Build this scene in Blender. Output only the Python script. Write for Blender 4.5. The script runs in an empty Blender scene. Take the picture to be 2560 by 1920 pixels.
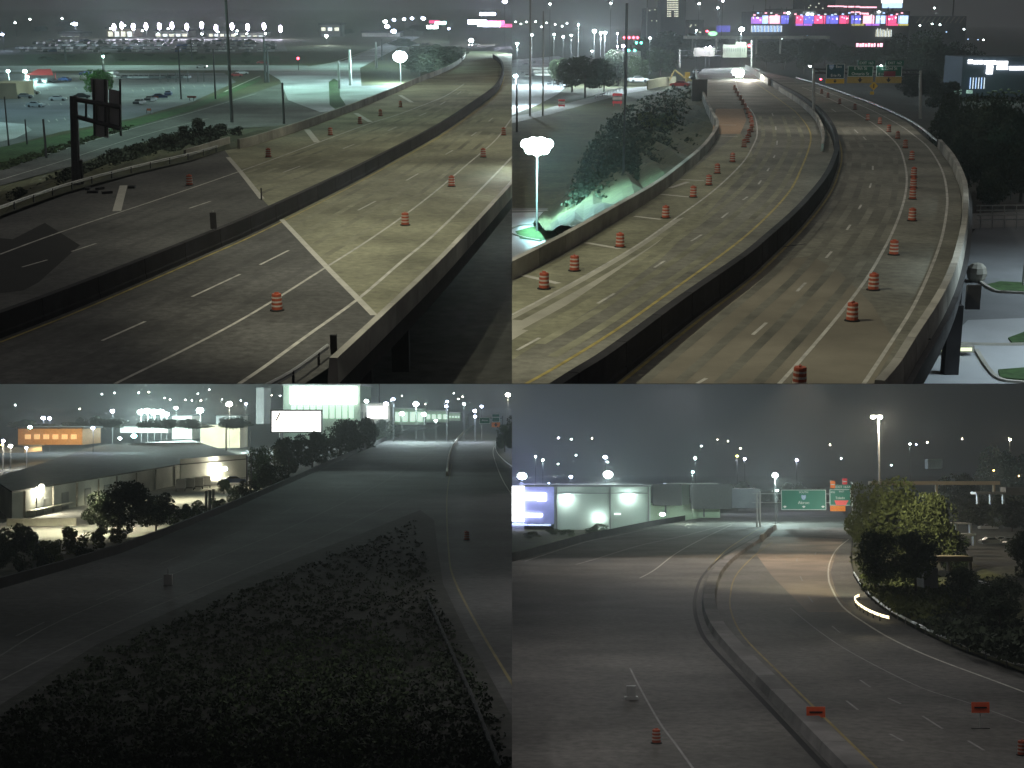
import bpy, bmesh, math, random
from mathutils import Vector, Matrix
from mathutils.geometry import tessellate_polygon
random.seed(7)
S = bpy.context.scene
COL = S.collection
rad = math.radians

# ------------------------------------------------------------------ camera
cam_d = bpy.data.cameras.new('camera')
cam_d.sensor_width = 36.0
cam_d.lens = 50.0
cam_d.clip_start = 0.5
cam_d.clip_end = 30000.0
cam = bpy.data.objects.new('camera', cam_d)
COL.objects.link(cam)
CAM_POS = Vector((0, 0, 60))
cam.matrix_world = Matrix.Translation(CAM_POS) @ Matrix.Rotation(rad(90 + 3.54), 4, 'X')
S.camera = cam
CM = cam.matrix_world.copy()

# ------------------------------------------------------------------ night sky
W = bpy.data.worlds.new('World')
S.world = W
W.use_nodes = True
nt = W.node_tree
nt.nodes.clear()
sky = nt.nodes.new('ShaderNodeTexSky')
sky.sky_type = 'NISHITA'
sky.sun_disc = False
sky.sun_elevation = rad(1.0)
sky.sun_rotation = rad(200)
hs = nt.nodes.new('ShaderNodeHueSaturation')
hs.inputs['Saturation'].default_value = 0.15
hs.inputs['Value'].default_value = 0.22
mixn = nt.nodes.new('ShaderNodeMix')
mixn.data_type = 'RGBA'
mixn.inputs['Factor'].default_value = 0.75
mixn.inputs['B'].default_value = (0.335, 0.30, 0.355, 1)
bg = nt.nodes.new('ShaderNodeBackground')
bg.inputs['Strength'].default_value = 0.12
wo = nt.nodes.new('ShaderNodeOutputWorld')
nt.links.new(sky.outputs[0], hs.inputs['Color'])
nt.links.new(hs.outputs[0], mixn.inputs['A'])
nt.links.new(mixn.outputs['Result'], bg.inputs['Color'])
nt.links.new(bg.outputs[0], wo.inputs[0])

# ------------------------------------------------------------------ faint overhead glow of the overcast night
sun_d = bpy.data.lights.new('sun', 'SUN')
sun_d.energy = 0.5
sun_d.angle = rad(70)
sun_d.color = (1.0, 0.95, 0.88)
sun = bpy.data.objects.new('sun', sun_d)
COL.objects.link(sun)
sun.rotation_euler = (rad(-8), rad(6), 0)

# ------------------------------------------------------------------ exposure / render
S.view_settings.view_transform = 'Standard'
S.view_settings.look = 'None'
S.view_settings.gamma = 1
S.view_settings.exposure = 0.0
S.view_settings.use_curve_mapping = False
S.render.engine = 'CYCLES'
cy = S.cycles
cy.use_denoising = True
cy.max_bounces = 4
cy.diffuse_bounces = 2
cy.glossy_bounces = 2
cy.transmission_bounces = 2
cy.volume_bounces = 0
cy.sample_clamp_indirect = 2.0
cy.sample_clamp_direct = 0
cy.use_light_tree = True
HAZE_DENSITY = 0.0003

# ------------------------------------------------------------------ four views, each its own ground
PX = 0.36 / 1280.0


class View:
    """A place seen through one quarter of the picture: its ground plane, its own up."""

    def __init__(s, name, H, h, sx, sy, land):
        s.name, s.H, s.h, s.sx, s.sy, s.land = name, H, h, sx, sy, land
        ty = (960 - H) * PX
        s.X = Vector((1, 0, 0))
        s.Y = Vector((0, ty, -1)).normalized()
        s.Z = Vector((0, 1, ty)).normalized()
        m = Matrix((s.X, s.Y, s.Z)).transposed().to_4x4()
        m.translation = -h * s.Z
        s.M = CM @ m

    def ray(s, U, V):
        r = Vector(((U - 1280) * PX, (960 - V) * PX, -1))
        return r.dot(s.X), r.dot(s.Y), r.dot(s.Z)

    def g(s, U, V, z=0.0):
        V = max(V, s.H + 6)
        a, b, c = s.ray(U, V)
        t = (z - s.h) / c
        return Vector((t * a, t * b, z))

    def P(s, U, V, y):
        a, b, c = s.ray(U, V)
        t = y / b
        return Vector((t * a, y, s.h + t * c))

    def over(s, U, V, hgt):
        return s.g(U, V, 0) + Vector((0, 0, hgt))

    def m(s, y):
        """metres per pixel of the photograph at depth y"""
        return y * PX


TL = View('tl', 10, 18.7, -1, 1, -6.0)
TR = View('tr', 55, 17.0, 1, 1, -7.0)
BL = View('bl', 1010, 17.0, -1, -1, -5.0)
BR = View("br", 1180, 17.0, 1, -1, -4.0)
OWN = {}


# ------------------------------------------------------------------ materials
def new_mat(name):
    m = bpy.data.materials.new(name)
    m.use_nodes = True
    n = m.node_tree
    b = n.nodes.get('Principled BSDF')
    return m, n, b


def mat(name, col, rough=0.8, var=0.25, scale=1.0, metal=0.0, col2=None, scale2=None, bump=0.0):
    m, n, b = new_mat(name)
    b.inputs['Roughness'].default_value = rough
    b.inputs['Metallic'].default_value = metal
    if 'Specular IOR Level' in b.inputs:
        b.inputs['Specular IOR Level'].default_value = 0.3
    tc = n.nodes.new('ShaderNodeTexCoord')
    nz = n.nodes.new('ShaderNodeTexNoise')
    nz.inputs['Scale'].default_value = scale
    nz.inputs['Detail'].default_value = 6
    nz.inputs['Roughness'].default_value = 0.65
    n.links.new(tc.outputs['Object'], nz.inputs['Vector'])
    rp = n.nodes.new('ShaderNodeValToRGB')
    c2 = col2 or col
    rp.color_ramp.elements[0].position = 0.3
    rp.color_ramp.elements[1].position = 0.7
    rp.color_ramp.elements[0].color = (*[c * (1 - var) for c in col], 1)
    rp.color_ramp.elements[1].color = (*[min(1, c * (1 + var)) for c in c2], 1)
    n.links.new(nz.outputs['Fac'], rp.inputs[0])
    last = rp.outputs[0]
    if scale2:
        nz2 = n.nodes.new('ShaderNodeTexNoise')
        nz2.inputs['Scale'].default_value = scale2
        nz2.inputs['Detail'].default_value = 3
        n.links.new(tc.outputs['Object'], nz2.inputs['Vector'])
        mr = n.nodes.new('ShaderNodeMapRange')
        mr.inputs['To Min'].default_value = 0.6
        mr.inputs['To Max'].default_value = 1.4
        mr.inputs['From Min'].default_value = 0.3
        mr.inputs['From Max'].default_value = 0.7
        n.links.new(nz2.outputs['Fac'], mr.inputs['Value'])
        mx = n.nodes.new('ShaderNodeMix')
        mx.data_type = 'RGBA'
        mx.blend_type = 'MULTIPLY'
        mx.inputs['Factor'].default_value = 1
        n.links.new(last, mx.inputs['A'])
        n.links.new(mr.outputs[0], mx.inputs['B'])
        last = mx.outputs['Result']
    n.links.new(last, b.inputs['Base Color'])
    if bump:
        bp = n.nodes.new('ShaderNodeBump')
        bp.inputs['Strength'].default_value = bump
        n.links.new(nz.outputs['Fac'], bp.inputs['Height'])
        n.links.new(bp.outputs[0], b.inputs['Normal'])
    return m


def emit(name, col, strength, sample=False):
    m, n, b = new_mat(name)
    b.inputs['Base Color'].default_value = (*[c * 0.5 for c in col], 1)
    b.inputs['Emission Color'].default_value = (*col, 1)
    b.inputs['Emission Strength'].default_value = strength
    m.cycles.emission_sampling = 'AUTO' if sample else 'NONE'
    return m


# ------------------------------------------------------------------ mesh builder
class MB:
    def __init__(s):
        s.v, s.f, s.mi, s.cur = [], [], [], 0

    def add(s, vs, fs):
        o = len(s.v)
        s.v += [Vector(p) for p in vs]
        for f in fs:
            s.f.append([i + o for i in f])
            s.mi.append(s.cur)
        return s

    def box(s, c, d, rz=0.0):
        x, y, z = d[0] / 2, d[1] / 2, d[2] / 2
        R = Matrix.Rotation(rz, 3, 'Z')
        vs = [Vector(c) + R @ Vector((a * x, b * y, e * z)) for a in (-1, 1) for b in (-1, 1) for e in (-1, 1)]
        return s.add(vs, [(0, 1, 3, 2), (4, 6, 7, 5), (0, 4, 5, 1), (2, 3, 7, 6), (0, 2, 6, 4), (1, 5, 7, 3)])

    def slab(s, q, U0, V0, U1, V1, y, dep):
        """box standing at depth y whose front shows between two corners"""
        a, b = q.P(U0, V1, y), q.P(U1, V0, y)
        return s.box(((a.x + b.x) / 2, y + dep / 2, (a.z + b.z) / 2), (abs(b.x - a.x), dep, abs(b.z - a.z)))

    def tube(s, p0, p1, r0, r1=None, n=8, cap=True):
        r1 = r0 if r1 is None else r1
        p0, p1 = Vector(p0), Vector(p1)
        d = (p1 - p0).normalized()
        u = d.cross(Vector((0, 0, 1)) if abs(d.z) < 0.9 else Vector((1, 0, 0))).normalized()
        w = d.cross(u)
        vs = []
        for p, r in ((p0, r0), (p1, r1)):
            for i in range(n):
                a = 2 * math.pi * i / n
                vs.append(p + (u * math.cos(a) + w * math.sin(a)) * r)
        fs = [(i, (i + 1) % n, n + (i + 1) % n, n + i) for i in range(n)]
        if cap:
            fs += [tuple(range(n - 1, -1, -1)), tuple(range(n, 2 * n))]
        return s.add(vs, fs)

    def lathe(s, prof, n=14, c=(0, 0, 0)):
        vs, fs = [], []
        for r, z in prof:
            for i in range(n):
                a = 2 * math.pi * i / n
                vs.append((c[0] + r * math.cos(a), c[1] + r * math.sin(a), c[2] + z))
        for j in range(len(prof) - 1):
            for i in range(n):
                fs.append((j * n + i, j * n + (i + 1) % n, (j + 1) * n + (i + 1) % n, (j + 1) * n + i))
        fs.append(tuple(range((len(prof) - 1) * n, len(prof) * n)))
        fs.append(tuple(range(n - 1, -1, -1)))
        return s.add(vs, fs)

    def ball(s, c, r, n=8, sq=(1, 1, 1)):
        prof = []
        vs, fs = [], []
        k = max(4, n // 2 + 1)
        for j in range(1, k):
            t = math.pi * j / k
            for i in range(n):
                a = 2 * math.pi * i / n
                vs.append((c[0] + r * sq[0] * math.sin(t) * math.cos(a), c[1] + r * sq[1] * math.sin(t) * math.sin(a), c[2] + r * sq[2] * math.cos(t)))
        top, bot = len(vs), len(vs) + 1
        vs += [(c[0], c[1], c[2] + r * sq[2]), (c[0], c[1], c[2] - r * sq[2])]
        for j in range(k - 2):
            for i in range(n):
                fs.append((j * n + i, (j + 1) * n + i, (j + 1) * n + (i + 1) % n, j * n + (i + 1) % n))
        for i in range(n):
            fs.append((top, i, (i + 1) % n))
            fs.append((bot, (k - 2) * n + (i + 1) % n, (k - 2) * n + i))
        return s.add(vs, fs)

    def poly(s, pts):
        vs = [Vector(p) for p in pts]
        tri = tessellate_polygon([[Vector((p.x, p.y, 0)) for p in vs]])
        fs = []
        for t in tri:
            a, b, c = (vs[i] for i in t)
            n = (b - a).cross(c - a)
            fs.append(tuple(t) if n.z > 0 else (t[0], t[2], t[1]))
        return s.add(vs, fs)

    def prism(s, pts, z0, z1):
        """solid with a polygon plan"""
        top = [Vector((p[0], p[1], z1)) for p in pts]
        s.poly(top)
        n = len(pts)
        vs = top + [Vector((p[0], p[1], z0)) for p in pts]
        return s.add(vs, [(i, (i + 1) % n, n + (i + 1) % n, n + i) for i in range(n)])

    def sweep(s, pts, prof, closed=True, caps=True):
        """profile (offset to the left, height) carried along a path"""
        k, n = len(prof), len(pts)
        vs, fs = [], []
        for i, p in enumerate(pts):
            a, b = pts[max(0, i - 1)], pts[min(n - 1, i + 1)]
            d = Vector((b.x - a.x, b.y - a.y, 0))
            d = d.normalized() if d.length > 1e-6 else Vector((0, 1, 0))
            L = Vector((-d.y, d.x, 0))
            for o, z in prof:
                vs.append(Vector((p.x, p.y, 0)) + L * o + Vector((0, 0, z)))
        kk = k if closed else k - 1
        for i in range(n - 1):
            for j in range(kk):
                fs.append((i * k + j, i * k + (j + 1) % k, (i + 1) * k + (j + 1) % k, (i + 1) * k + j))
        if closed and caps:
            fs.append(tuple(range(k)))
            fs.append(tuple(range((n - 1) * k + k - 1, (n - 1) * k - 1, -1)))
        return s.add(vs, fs)

    def ribbon(s, pts, w, z):
        return s.sweep(pts, [(w / 2, z), (-w / 2, z)], closed=False)

    def mesh(s, name, mats, off=None):
        me = bpy.data.meshes.new(name)
        o = off or Vector((0, 0, 0))
        me.from_pydata([tuple(p - o) for p in s.v], [], s.f)
        if not isinstance(mats, (list, tuple)):
            mats = [mats]
        for m in mats:
            me.materials.append(m)
        if len(mats) > 1:
            me.polygons.foreach_set('material_index', s.mi)
        me.update()
        return me


def link(name, data, q, parent=None, loc=None, rz=0.0, scale=None):
    o = bpy.data.objects.new(name, data)
    COL.objects.link(o)
    OWN[o.name] = q
    L = Matrix.Translation(loc or Vector((0, 0, 0))) @ Matrix.Rotation(rz, 4, 'Z')
    if scale:
        L = L @ Matrix.Diagonal((*scale, 1))
    if parent:
        o.parent = parent
        o.matrix_local = L
    else:
        o.matrix_world = q.M @ L
    return o


def tag(o, label, cat, group=None):
    o['label'] = label
    o['category'] = cat
    if group:
        o['group'] = group
    return o


def thing(name, label, cat, q, loc, rz=0.0, group=None):
    o = link(name, None, q, None, Vector(loc), rz)
    o.empty_display_size = 0.5
    o['_loc'] = list(loc)
    return tag(o, label, cat, group)


def part(name, mb, m, root, rel=True, label=None):
    """a part given in the view's coordinates (rel) or in its thing's own"""
    q = OWN[root.name]
    off = Vector(root['_loc']) if rel and '_loc' in root else Vector((0, 0, 0))
    o = link(name, mb.mesh(name, m, off), q, root)
    o['_loc'] = list(off)
    if label:
        o['label'] = label
    return o


def subpart(name, mb, m, pr):
    q = OWN[pr.name]
    return link(name, mb.mesh(name, m, Vector(pr['_loc'])), q, pr)


def solo(name, mb, m, q, label, cat, group=None, loc=None):
    if loc is None:
        xs = [p.x for p in mb.v]; ys = [p.y for p in mb.v]; zs = [p.z for p in mb.v]
        loc = Vector(((min(xs) + max(xs)) / 2, (min(ys) + max(ys)) / 2, min(zs)))
    o = link(name, mb.mesh(name, m, Vector(loc)), q, None, Vector(loc))
    return tag(o, label, cat, group)


def struct(name, mb, m, q, kind='structure', label=None):
    o = link(name, mb.mesh(name, m), q)
    o['kind'] = kind
    if label:
        o['label'] = label
    return o


def copy_tree(o, q, parent=None):
    c = o.copy()
    COL.objects.link(c)
    OWN[c.name] = q
    if parent:
        c.parent = parent
        c.matrix_parent_inverse = o.matrix_parent_inverse.copy()
    for ch in list(o.children):
        copy_tree(ch, q, c)
    return c


def spl(pts, n=5):
    """Catmull-Rom through traced points"""
    P = [Vector(p) for p in pts]
    out = []
    for i in range(len(P) - 1):
        p0, p1, p2, p3 = P[max(0, i - 1)], P[i], P[i + 1], P[min(len(P) - 1, i + 2)]
        for k in range(n):
            t = k / n
            out.append(0.5 * ((2 * p1) + (p2 - p0) * t + (2 * p0 - 5 * p1 + 4 * p2 - p3) * t * t + (3 * p1 - p0 - 3 * p2 + p3) * t ** 3))
    out.append(P[-1])
    return out


def gp(q, pts, z=0.0, n=5):
    return [q.g(p.x, p.y, z) for p in spl(pts, n)] if n else [q.g(p[0], p[1], z) for p in pts]


def line(q, pts, w, m, name='road_marking', z=0.012, base=0.0, n=5):
    mb = MB()
    mb.ribbon(gp(q, pts, base, n), w, base + z)
    return struct(name, mb, m, q)


def dashes(q, segs, w, m, base=0.0, z=0.012):
    mb = MB()
    for a, b in segs:
        mb.ribbon([q.g(*a, base), q.g(*b, base)], w, base + z)
    return struct('lane_dashes', mb, m, q)


def light(q, loc, power, col=(1, 0.95, 0.85), r=0.3, spot=None, aim=None, blend=0.5, parent=None):
    d = bpy.data.lights.new('lamp_or_fill_light', 'SPOT' if spot else 'POINT')
    d.energy = power
    d.color = col
    d.shadow_soft_size = r
    if spot:
        d.spot_size = rad(spot)
        d.spot_blend = blend
    o = bpy.data.objects.new('lamp_or_fill_light', d)
    COL.objects.link(o)
    m = q.M @ Matrix.Translation(loc)
    if spot:
        dr = (Vector(aim) - Vector(loc)).normalized()
        m = q.M @ Matrix.Translation(loc) @ dr.to_track_quat('-Z', 'Y').to_matrix().to_4x4()
    o.matrix_world = m
    return o

# ------------------------------------------------------------------ shared materials
M_asphalt = mat('asphalt', (0.08, 0.08, 0.074), 0.75, 0.45, 1.6, scale2=0.10, bump=0.05)
M_shadow_gutter = mat('shadow_and_gutter_black', (0.012, 0.012, 0.012), 0.85, 0.2, 0.5)  # black of the painted road shadow, also of the median gutter
M_deck = mat('concrete_deck', (0.215, 0.213, 0.142), 0.8, 0.3, 1.4, scale2=0.11, bump=0.05)
M_deck_grey = mat('worn_concrete', (0.165, 0.162, 0.13), 0.8, 0.32, 1.4, scale2=0.11)
M_conc = mat('concrete', (0.33, 0.32, 0.28), 0.85, 0.15, 0.8, scale2=0.15)
M_conc_dark = mat('dark_concrete', (0.022, 0.021, 0.023), 0.9, 0.25, 0.8, scale2=0.2)  # shade of the unlit median wall faces is put into this dark colour
M_white = mat('white_line_paint', (0.46, 0.45, 0.40), 0.6, 0.4, 0.7)
M_yellow = mat('yellow_line_paint', (0.36, 0.29, 0.085), 0.6, 0.4, 0.7)
M_wl = mat('worn_line_paint', (0.24, 0.24, 0.23), 0.8, 0.3, 0.5)
M_wl_dim = mat('faded_line_paint', (0.11, 0.11, 0.105), 0.8, 0.3, 0.5)
M_wy_dim = mat('faded_yellow_paint', (0.13, 0.11, 0.05), 0.8, 0.3, 0.5)
M_wy = mat('worn_yellow_paint', (0.24, 0.19, 0.07), 0.8, 0.3, 0.5)
M_conc_old = mat('aged_concrete', (0.15, 0.145, 0.14), 0.85, 0.2, 0.6, scale2=0.1)
M_joint = mat('joint_concrete', (0.5, 0.49, 0.43), 0.8, 0.15, 1.0)
M_joint_dk = mat('joint_seal', (0.02, 0.02, 0.02), 0.8)
M_steel = mat('galvanised_steel', (0.42, 0.43, 0.42), 0.5, 0.12, 1.5, metal=0.5)
M_steel_dk = mat('weathered_steel', (0.07, 0.07, 0.072), 0.6, 0.2, 1.5, metal=0.3)
M_grass = mat('rough_grass', (0.04, 0.082, 0.028), 0.95, 0.4, 0.12, scale2=1.3)
M_hill = mat('dark_hill_soil', (0.026, 0.027, 0.023), 0.95, 0.5, 0.6, scale2=2.0)
M_verge = mat('dry_verge', (0.06, 0.062, 0.03), 0.95, 0.4, 0.15, scale2=1.5)
M_soil = mat('dark_soil', (0.042, 0.043, 0.038), 0.95, 0.4, 0.08, scale2=0.9)
M_lot = mat('car_park_asphalt', (0.16, 0.17, 0.18), 0.8, 0.2, 0.1, scale2=0.03)
M_lot_pale = mat('car_park_concrete', (0.38, 0.40, 0.42), 0.75, 0.12, 0.1, scale2=0.04)
M_street = mat('street_concrete', (0.24, 0.24, 0.23), 0.8, 0.2, 0.1, scale2=0.03)
M_leaf = mat('leaves', (0.05, 0.075, 0.03), 0.8, 0.5, 0.7)
M_leaf_dk = mat('dark_leaves', (0.03, 0.042, 0.024), 0.85, 0.5, 0.7)
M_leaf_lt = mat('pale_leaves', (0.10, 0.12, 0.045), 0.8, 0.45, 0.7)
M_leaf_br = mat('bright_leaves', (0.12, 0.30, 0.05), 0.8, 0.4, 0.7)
M_bark = mat('bark', (0.06, 0.05, 0.04), 0.9, 0.3, 2.0)
M_orange = mat('orange_plastic', (0.42, 0.095, 0.05), 0.55, 0.12, 3.0)
M_band = mat('white_reflective_band', (0.55, 0.48, 0.42), 0.4, 0.08, 3.0)
M_rubber = mat('black_rubber', (0.015, 0.015, 0.015), 0.9, 0.2, 3.0)
M_signback = mat('sign_back_aluminium', (0.42, 0.42, 0.425), 0.6, 0.12, 0.5, metal=0.3)
M_green = mat('sign_green', (0.012, 0.12, 0.075), 0.5, 0.08, 0.4)
M_green_b = mat('sign_blue_green', (0.012, 0.075, 0.10), 0.5, 0.08, 0.4)
M_sign_white = mat('sign_white', (0.75, 0.78, 0.76), 0.4, 0.05, 1.0)
M_sign_yellow = mat('sign_yellow', (0.66, 0.42, 0.03), 0.5, 0.08, 0.6)
M_sign_olive = mat('faded_yellow_sign', (0.45, 0.33, 0.10), 0.6, 0.15, 0.6)
M_sign_orange = mat('sign_orange', (0.85, 0.22, 0.03), 0.5, 0.08, 0.6)
M_sign_red = mat('sign_red', (0.75, 0.05, 0.06), 0.5, 0.08, 0.6)
M_black = mat('black_print', (0.01, 0.01, 0.01), 0.6)
M_glass = mat('dark_window', (0.02, 0.022, 0.025), 0.15, 0.1, 1.0)
M_tyre = mat('tyre', (0.012, 0.012, 0.012), 0.9)
M_wall_pale = mat('pale_wall', (0.48, 0.49, 0.45), 0.85, 0.1, 0.15, scale2=0.05)
M_wall_grey = mat('grey_wall', (0.20, 0.21, 0.21), 0.85, 0.15, 0.15, scale2=0.05)
M_wall_tan = mat('tan_wall', (0.42, 0.35, 0.24), 0.85, 0.12, 0.15, scale2=0.05)
M_roof = mat('tarred_roof', (0.045, 0.05, 0.05), 0.9, 0.3, 0.1, scale2=0.6)
M_tower = mat('dim_tower_facade', (0.10, 0.10, 0.105), 0.8, 0.15, 0.05)
M_paint = {
    'white': mat('white_car_paint', (0.7, 0.72, 0.72), 0.35, 0.04), 'silver': mat('silver_car_paint', (0.38, 0.4, 0.42), 0.35, 0.05),
    'dark': mat('dark_car_paint', (0.025, 0.027, 0.035), 0.35, 0.05), 'red': mat('red_car_paint', (0.35, 0.03, 0.03), 0.35, 0.05),
    'blue': mat('blue_car_paint', (0.04, 0.07, 0.2), 0.35, 0.05), 'grey': mat('grey_car_paint', (0.13, 0.14, 0.15), 0.35, 0.05)}

E_white = emit('cool_white_lamp', (0.85, 1.0, 0.97), 60)
E_white_hot = emit('floodlight_lamp', (0.85, 1.0, 0.98), 90)
E_warm = emit('warm_white_lamp', (1.0, 0.87, 0.68), 60)
E_blue = emit('blue_white_lamp', (0.62, 0.70, 1.0), 60)
E_teal = emit('teal_lamp', (0.45, 1.0, 0.95), 40)
E_violet = emit('violet_white_lamp', (0.82, 0.72, 1.0), 60)
E_amber = emit('amber_lamp', (1.0, 0.55, 0.15), 20)
E_yellow = emit('yellow_lamp', (0.85, 0.85, 0.2), 10)
E_red = emit('red_signal', (1.0, 0.06, 0.10), 14)
E_green = emit('green_signal', (0.1, 1.0, 0.7), 10)
E_dimwhite = emit('dim_lit_panel', (0.85, 0.95, 0.95), 1.6)
E_window = emit('lit_window', (0.95, 0.95, 0.75), 1.3)
E_pink = emit('pink_led', (1.0, 0.10, 0.28), 1.6)
E_pinkhot = emit('hot_pink_led', (1.0, 0.45, 0.55), 2.6)
E_indigo = emit('indigo_led', (0.20, 0.20, 0.95), 1.3)
E_sky = emit('pale_blue_led', (0.45, 0.65, 1.0), 2.2)
E_purple = emit('purple_led', (0.55, 0.2, 0.9), 1.3)
E_gold = emit('gold_led', (0.8, 0.7, 0.2), 0.9)
E_board = emit('lit_board', (1.0, 1.0, 1.0), 6.0)


# ------------------------------------------------------------------ leaf clouds and trees
def leaf_cloud(name, n, m, clumps, size, seed):
    """n small leaf quads through overlapping clumps of unit crown"""
    R = random.Random(seed)
    vs, fs = [], []
    cl = []
    for _ in range(clumps):
        a = R.uniform(0, 2 * math.pi); h = R.uniform(-0.75, 0.8)
        rr = math.sqrt(max(0.05, 1 - h * h)) * R.uniform(0.25, 0.8)
        cl.append((Vector((math.cos(a) * rr, math.sin(a) * rr, h * 0.85)), R.uniform(0.24, 0.46)))
    for _ in range(n):
        c, r = R.choice(cl)
        d = Vector((R.gauss(0, 1), R.gauss(0, 1), R.gauss(0, 1)))
        d = d.normalized() * r * R.uniform(0.45, 1.0) ** 0.5
        p = c + d
        s = size * R.uniform(0.6, 1.4)
        u = Vector((R.gauss(0, 1), R.gauss(0, 1), R.gauss(0, 1))).normalized()
        w = u.cross(Vector((R.gauss(0, 1), R.gauss(0, 1), R.gauss(0, 1)))).normalized()
        o = len(vs)
        vs += [tuple(p - u * s - w * s * 0.6), tuple(p + u * s - w * s * 0.6), tuple(p + u * s + w * s * 0.6), tuple(p - u * s + w * s * 0.6)]
        fs.append((o, o + 1, o + 2, o + 3))
    me = bpy.data.meshes.new(name)
    me.from_pydata(vs, [], fs)
    me.materials.append(m)
    return me


CROWN = {}
for key, m in (('dark', M_leaf_dk), ('mid', M_leaf), ('pale', M_leaf_lt), ('bright', M_leaf_br)):
    CROWN[key] = [leaf_cloud('crown', 6000, m, 22, 0.034, 10 * i + len(key)) for i in range(3)]
BUSH = {k: [leaf_cloud('foliage', 1400, m, 11, 0.06, 50 + 10 * i + len(k)) for i in range(2)] for k, m in (('dark', M_leaf_dk), ('mid', M_leaf), ('pale', M_leaf_lt))}
_tmb = MB()
_tmb.tube((0, 0, 0), (0.05, 0, 0.6), 0.055, 0.035, 7)
_tmb.tube((0.05, 0, 0.58), (0.25, 0.1, 0.85), 0.03, 0.012, 5)
_tmb.tube((0.05, 0, 0.55), (-0.22, -0.08, 0.82), 0.03, 0.012, 5)
_tmb.tube((0.05, 0, 0.6), (0.02, 0.15, 0.95), 0.03, 0.01, 5)
TRUNK = _tmb.mesh('trunk', M_bark)


def tree(q, U, Vb, Vt, wpx, label, key='dark', z=None, y=None, group=None, low=0.12):
    z = q.land if z is None else z
    if y is None:
        loc = q.g(U, Vb, z); y = loc.y
        top = q.P(U, Vt, y).z
    else:
        bot = q.P(U, Vb, y); loc = Vector((bot.x, y, bot.z)); top = q.P(U, Vt, y).z
    h = top - loc.z
    w = wpx * q.m(y) / 2
    t = thing('tree', label, 'tree', q, loc, random.uniform(0, 6), group)
    link('trunk', TRUNK, q, t, Vector((0, 0, 0)), 0, (h * 0.45, h * 0.45, h * 0.75))
    ch = h * (1 - low)
    link('crown', random.choice(CROWN[key]), q, t, Vector((0, 0, h * low + ch * 0.5)), random.uniform(0, 6), (w, w * 0.9, ch * 0.52))
    return t


def shrub(q, U, Vb, Vt, wpx, label, key='dark', z=None, group=None):
    loc = q.g(U, Vb, q.land if z is None else z)
    h = (Vb - Vt) * q.m(loc.y)
    w = wpx * q.m(loc.y) / 2
    o = link('shrub', random.choice(BUSH[key]), q, None, loc + Vector((0, 0, h * 0.5)), random.uniform(0, 6), (w, w, h * 0.55))
    return tag(o, label, 'shrub', group)


def ground_cover(q, region, n, hgt, m, z, name='undergrowth', slope=None, leaf=(0.12, 0.3), seed=1):
    """countless tufts over an outlined region"""
    R = random.Random(seed)
    us = [p[0] for p in region]; vs_ = [p[1] for p in region]

    def inside(u, v):
        c = False
        j = len(region) - 1
        for i in range(len(region)):
            a, b = region[i], region[j]
            if (a[1] > v) != (b[1] > v) and u < (b[0] - a[0]) * (v - a[1]) / (b[1] - a[1]) + a[0]:
                c = not c
            j = i
        return c
    v, f = [], []
    k = 0
    while k < n:
        u, w = R.uniform(min(us), max(us)), R.uniform(min(vs_), max(vs_))
        if not inside(u, w):
            continue
        k += 1
        zz = slope(u, w) if slope else z
        c = q.g(u, w, zz)
        H = hgt * R.uniform(0.3, 1.0) * (1.6 if R.random() < 0.12 else 1)
        for _ in range(9):
            p = c + Vector((R.gauss(0, 0.5) * hgt, R.gauss(0, 0.5) * hgt, R.uniform(0, H)))
            s = R.uniform(*leaf)
            a = Vector((R.gauss(0, 1), R.gauss(0, 1), R.gauss(0, 1))).normalized() * s
            b = a.cross(Vector((R.gauss(0, 1), R.gauss(0, 1), R.gauss(0, 1)))).normalized() * s * 0.6
            o = len(v)
            v += [tuple(p - a - b), tuple(p + a - b), tuple(p + a + b), tuple(p - a + b)]
            f.append((o, o + 1, o + 2, o + 3))
    me = bpy.data.meshes.new(name)
    me.from_pydata(v, [], f)
    me.materials.append(m)
    o = link(name, me, q)
    o['kind'] = 'stuff'
    return o


# ------------------------------------------------------------------ drums
def _drum_meshes():
    b = MB(); b.lathe([(0.34, 0.06), (0.34, 0.24), (0.33, 0.26), (0.33, 0.5), (0.32, 0.52), (0.32, 0.76), (0.31, 0.78), (0.305, 1.02), (0.28, 1.08)], 14)
    s1 = MB(); s1.lathe([(0.343, 0.27), (0.336, 0.38)], 14)
    s2 = MB(); s2.lathe([(0.332, 0.53), (0.325, 0.64)], 14)
    s3 = MB(); s3.lathe([(0.318, 0.80), (0.312, 0.90)], 14)
    f = MB(); f.lathe([(0.46, 0.0), (0.46, 0.05), (0.33, 0.09)], 14)
    h = MB(); h.box((0, 0, 1.12), (0.28, 0.05, 0.10))
    return [('body', b.mesh('drum_body', M_orange)), ('reflective_band', s1.mesh('band', M_band)), ('reflective_band', s2.mesh('band', M_band)), ('reflective_band', s3.mesh('band', M_band)),
            ('rubber_base', f.mesh('base', M_rubber)), ('handle', h.mesh('handle', M_orange))], s3.mesh('band', M_band)


DRUM, _ = _drum_meshes()


def drum(q, U, V, label, group, z=0.0, s=1.0):
    t = thing('traffic_drum', label, 'traffic drum', q, q.g(U, V, z), random.uniform(0, 6), group)
    for n, me in DRUM:
        link(n, me, q, t, None, 0, (s, s, s))
    return t


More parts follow.
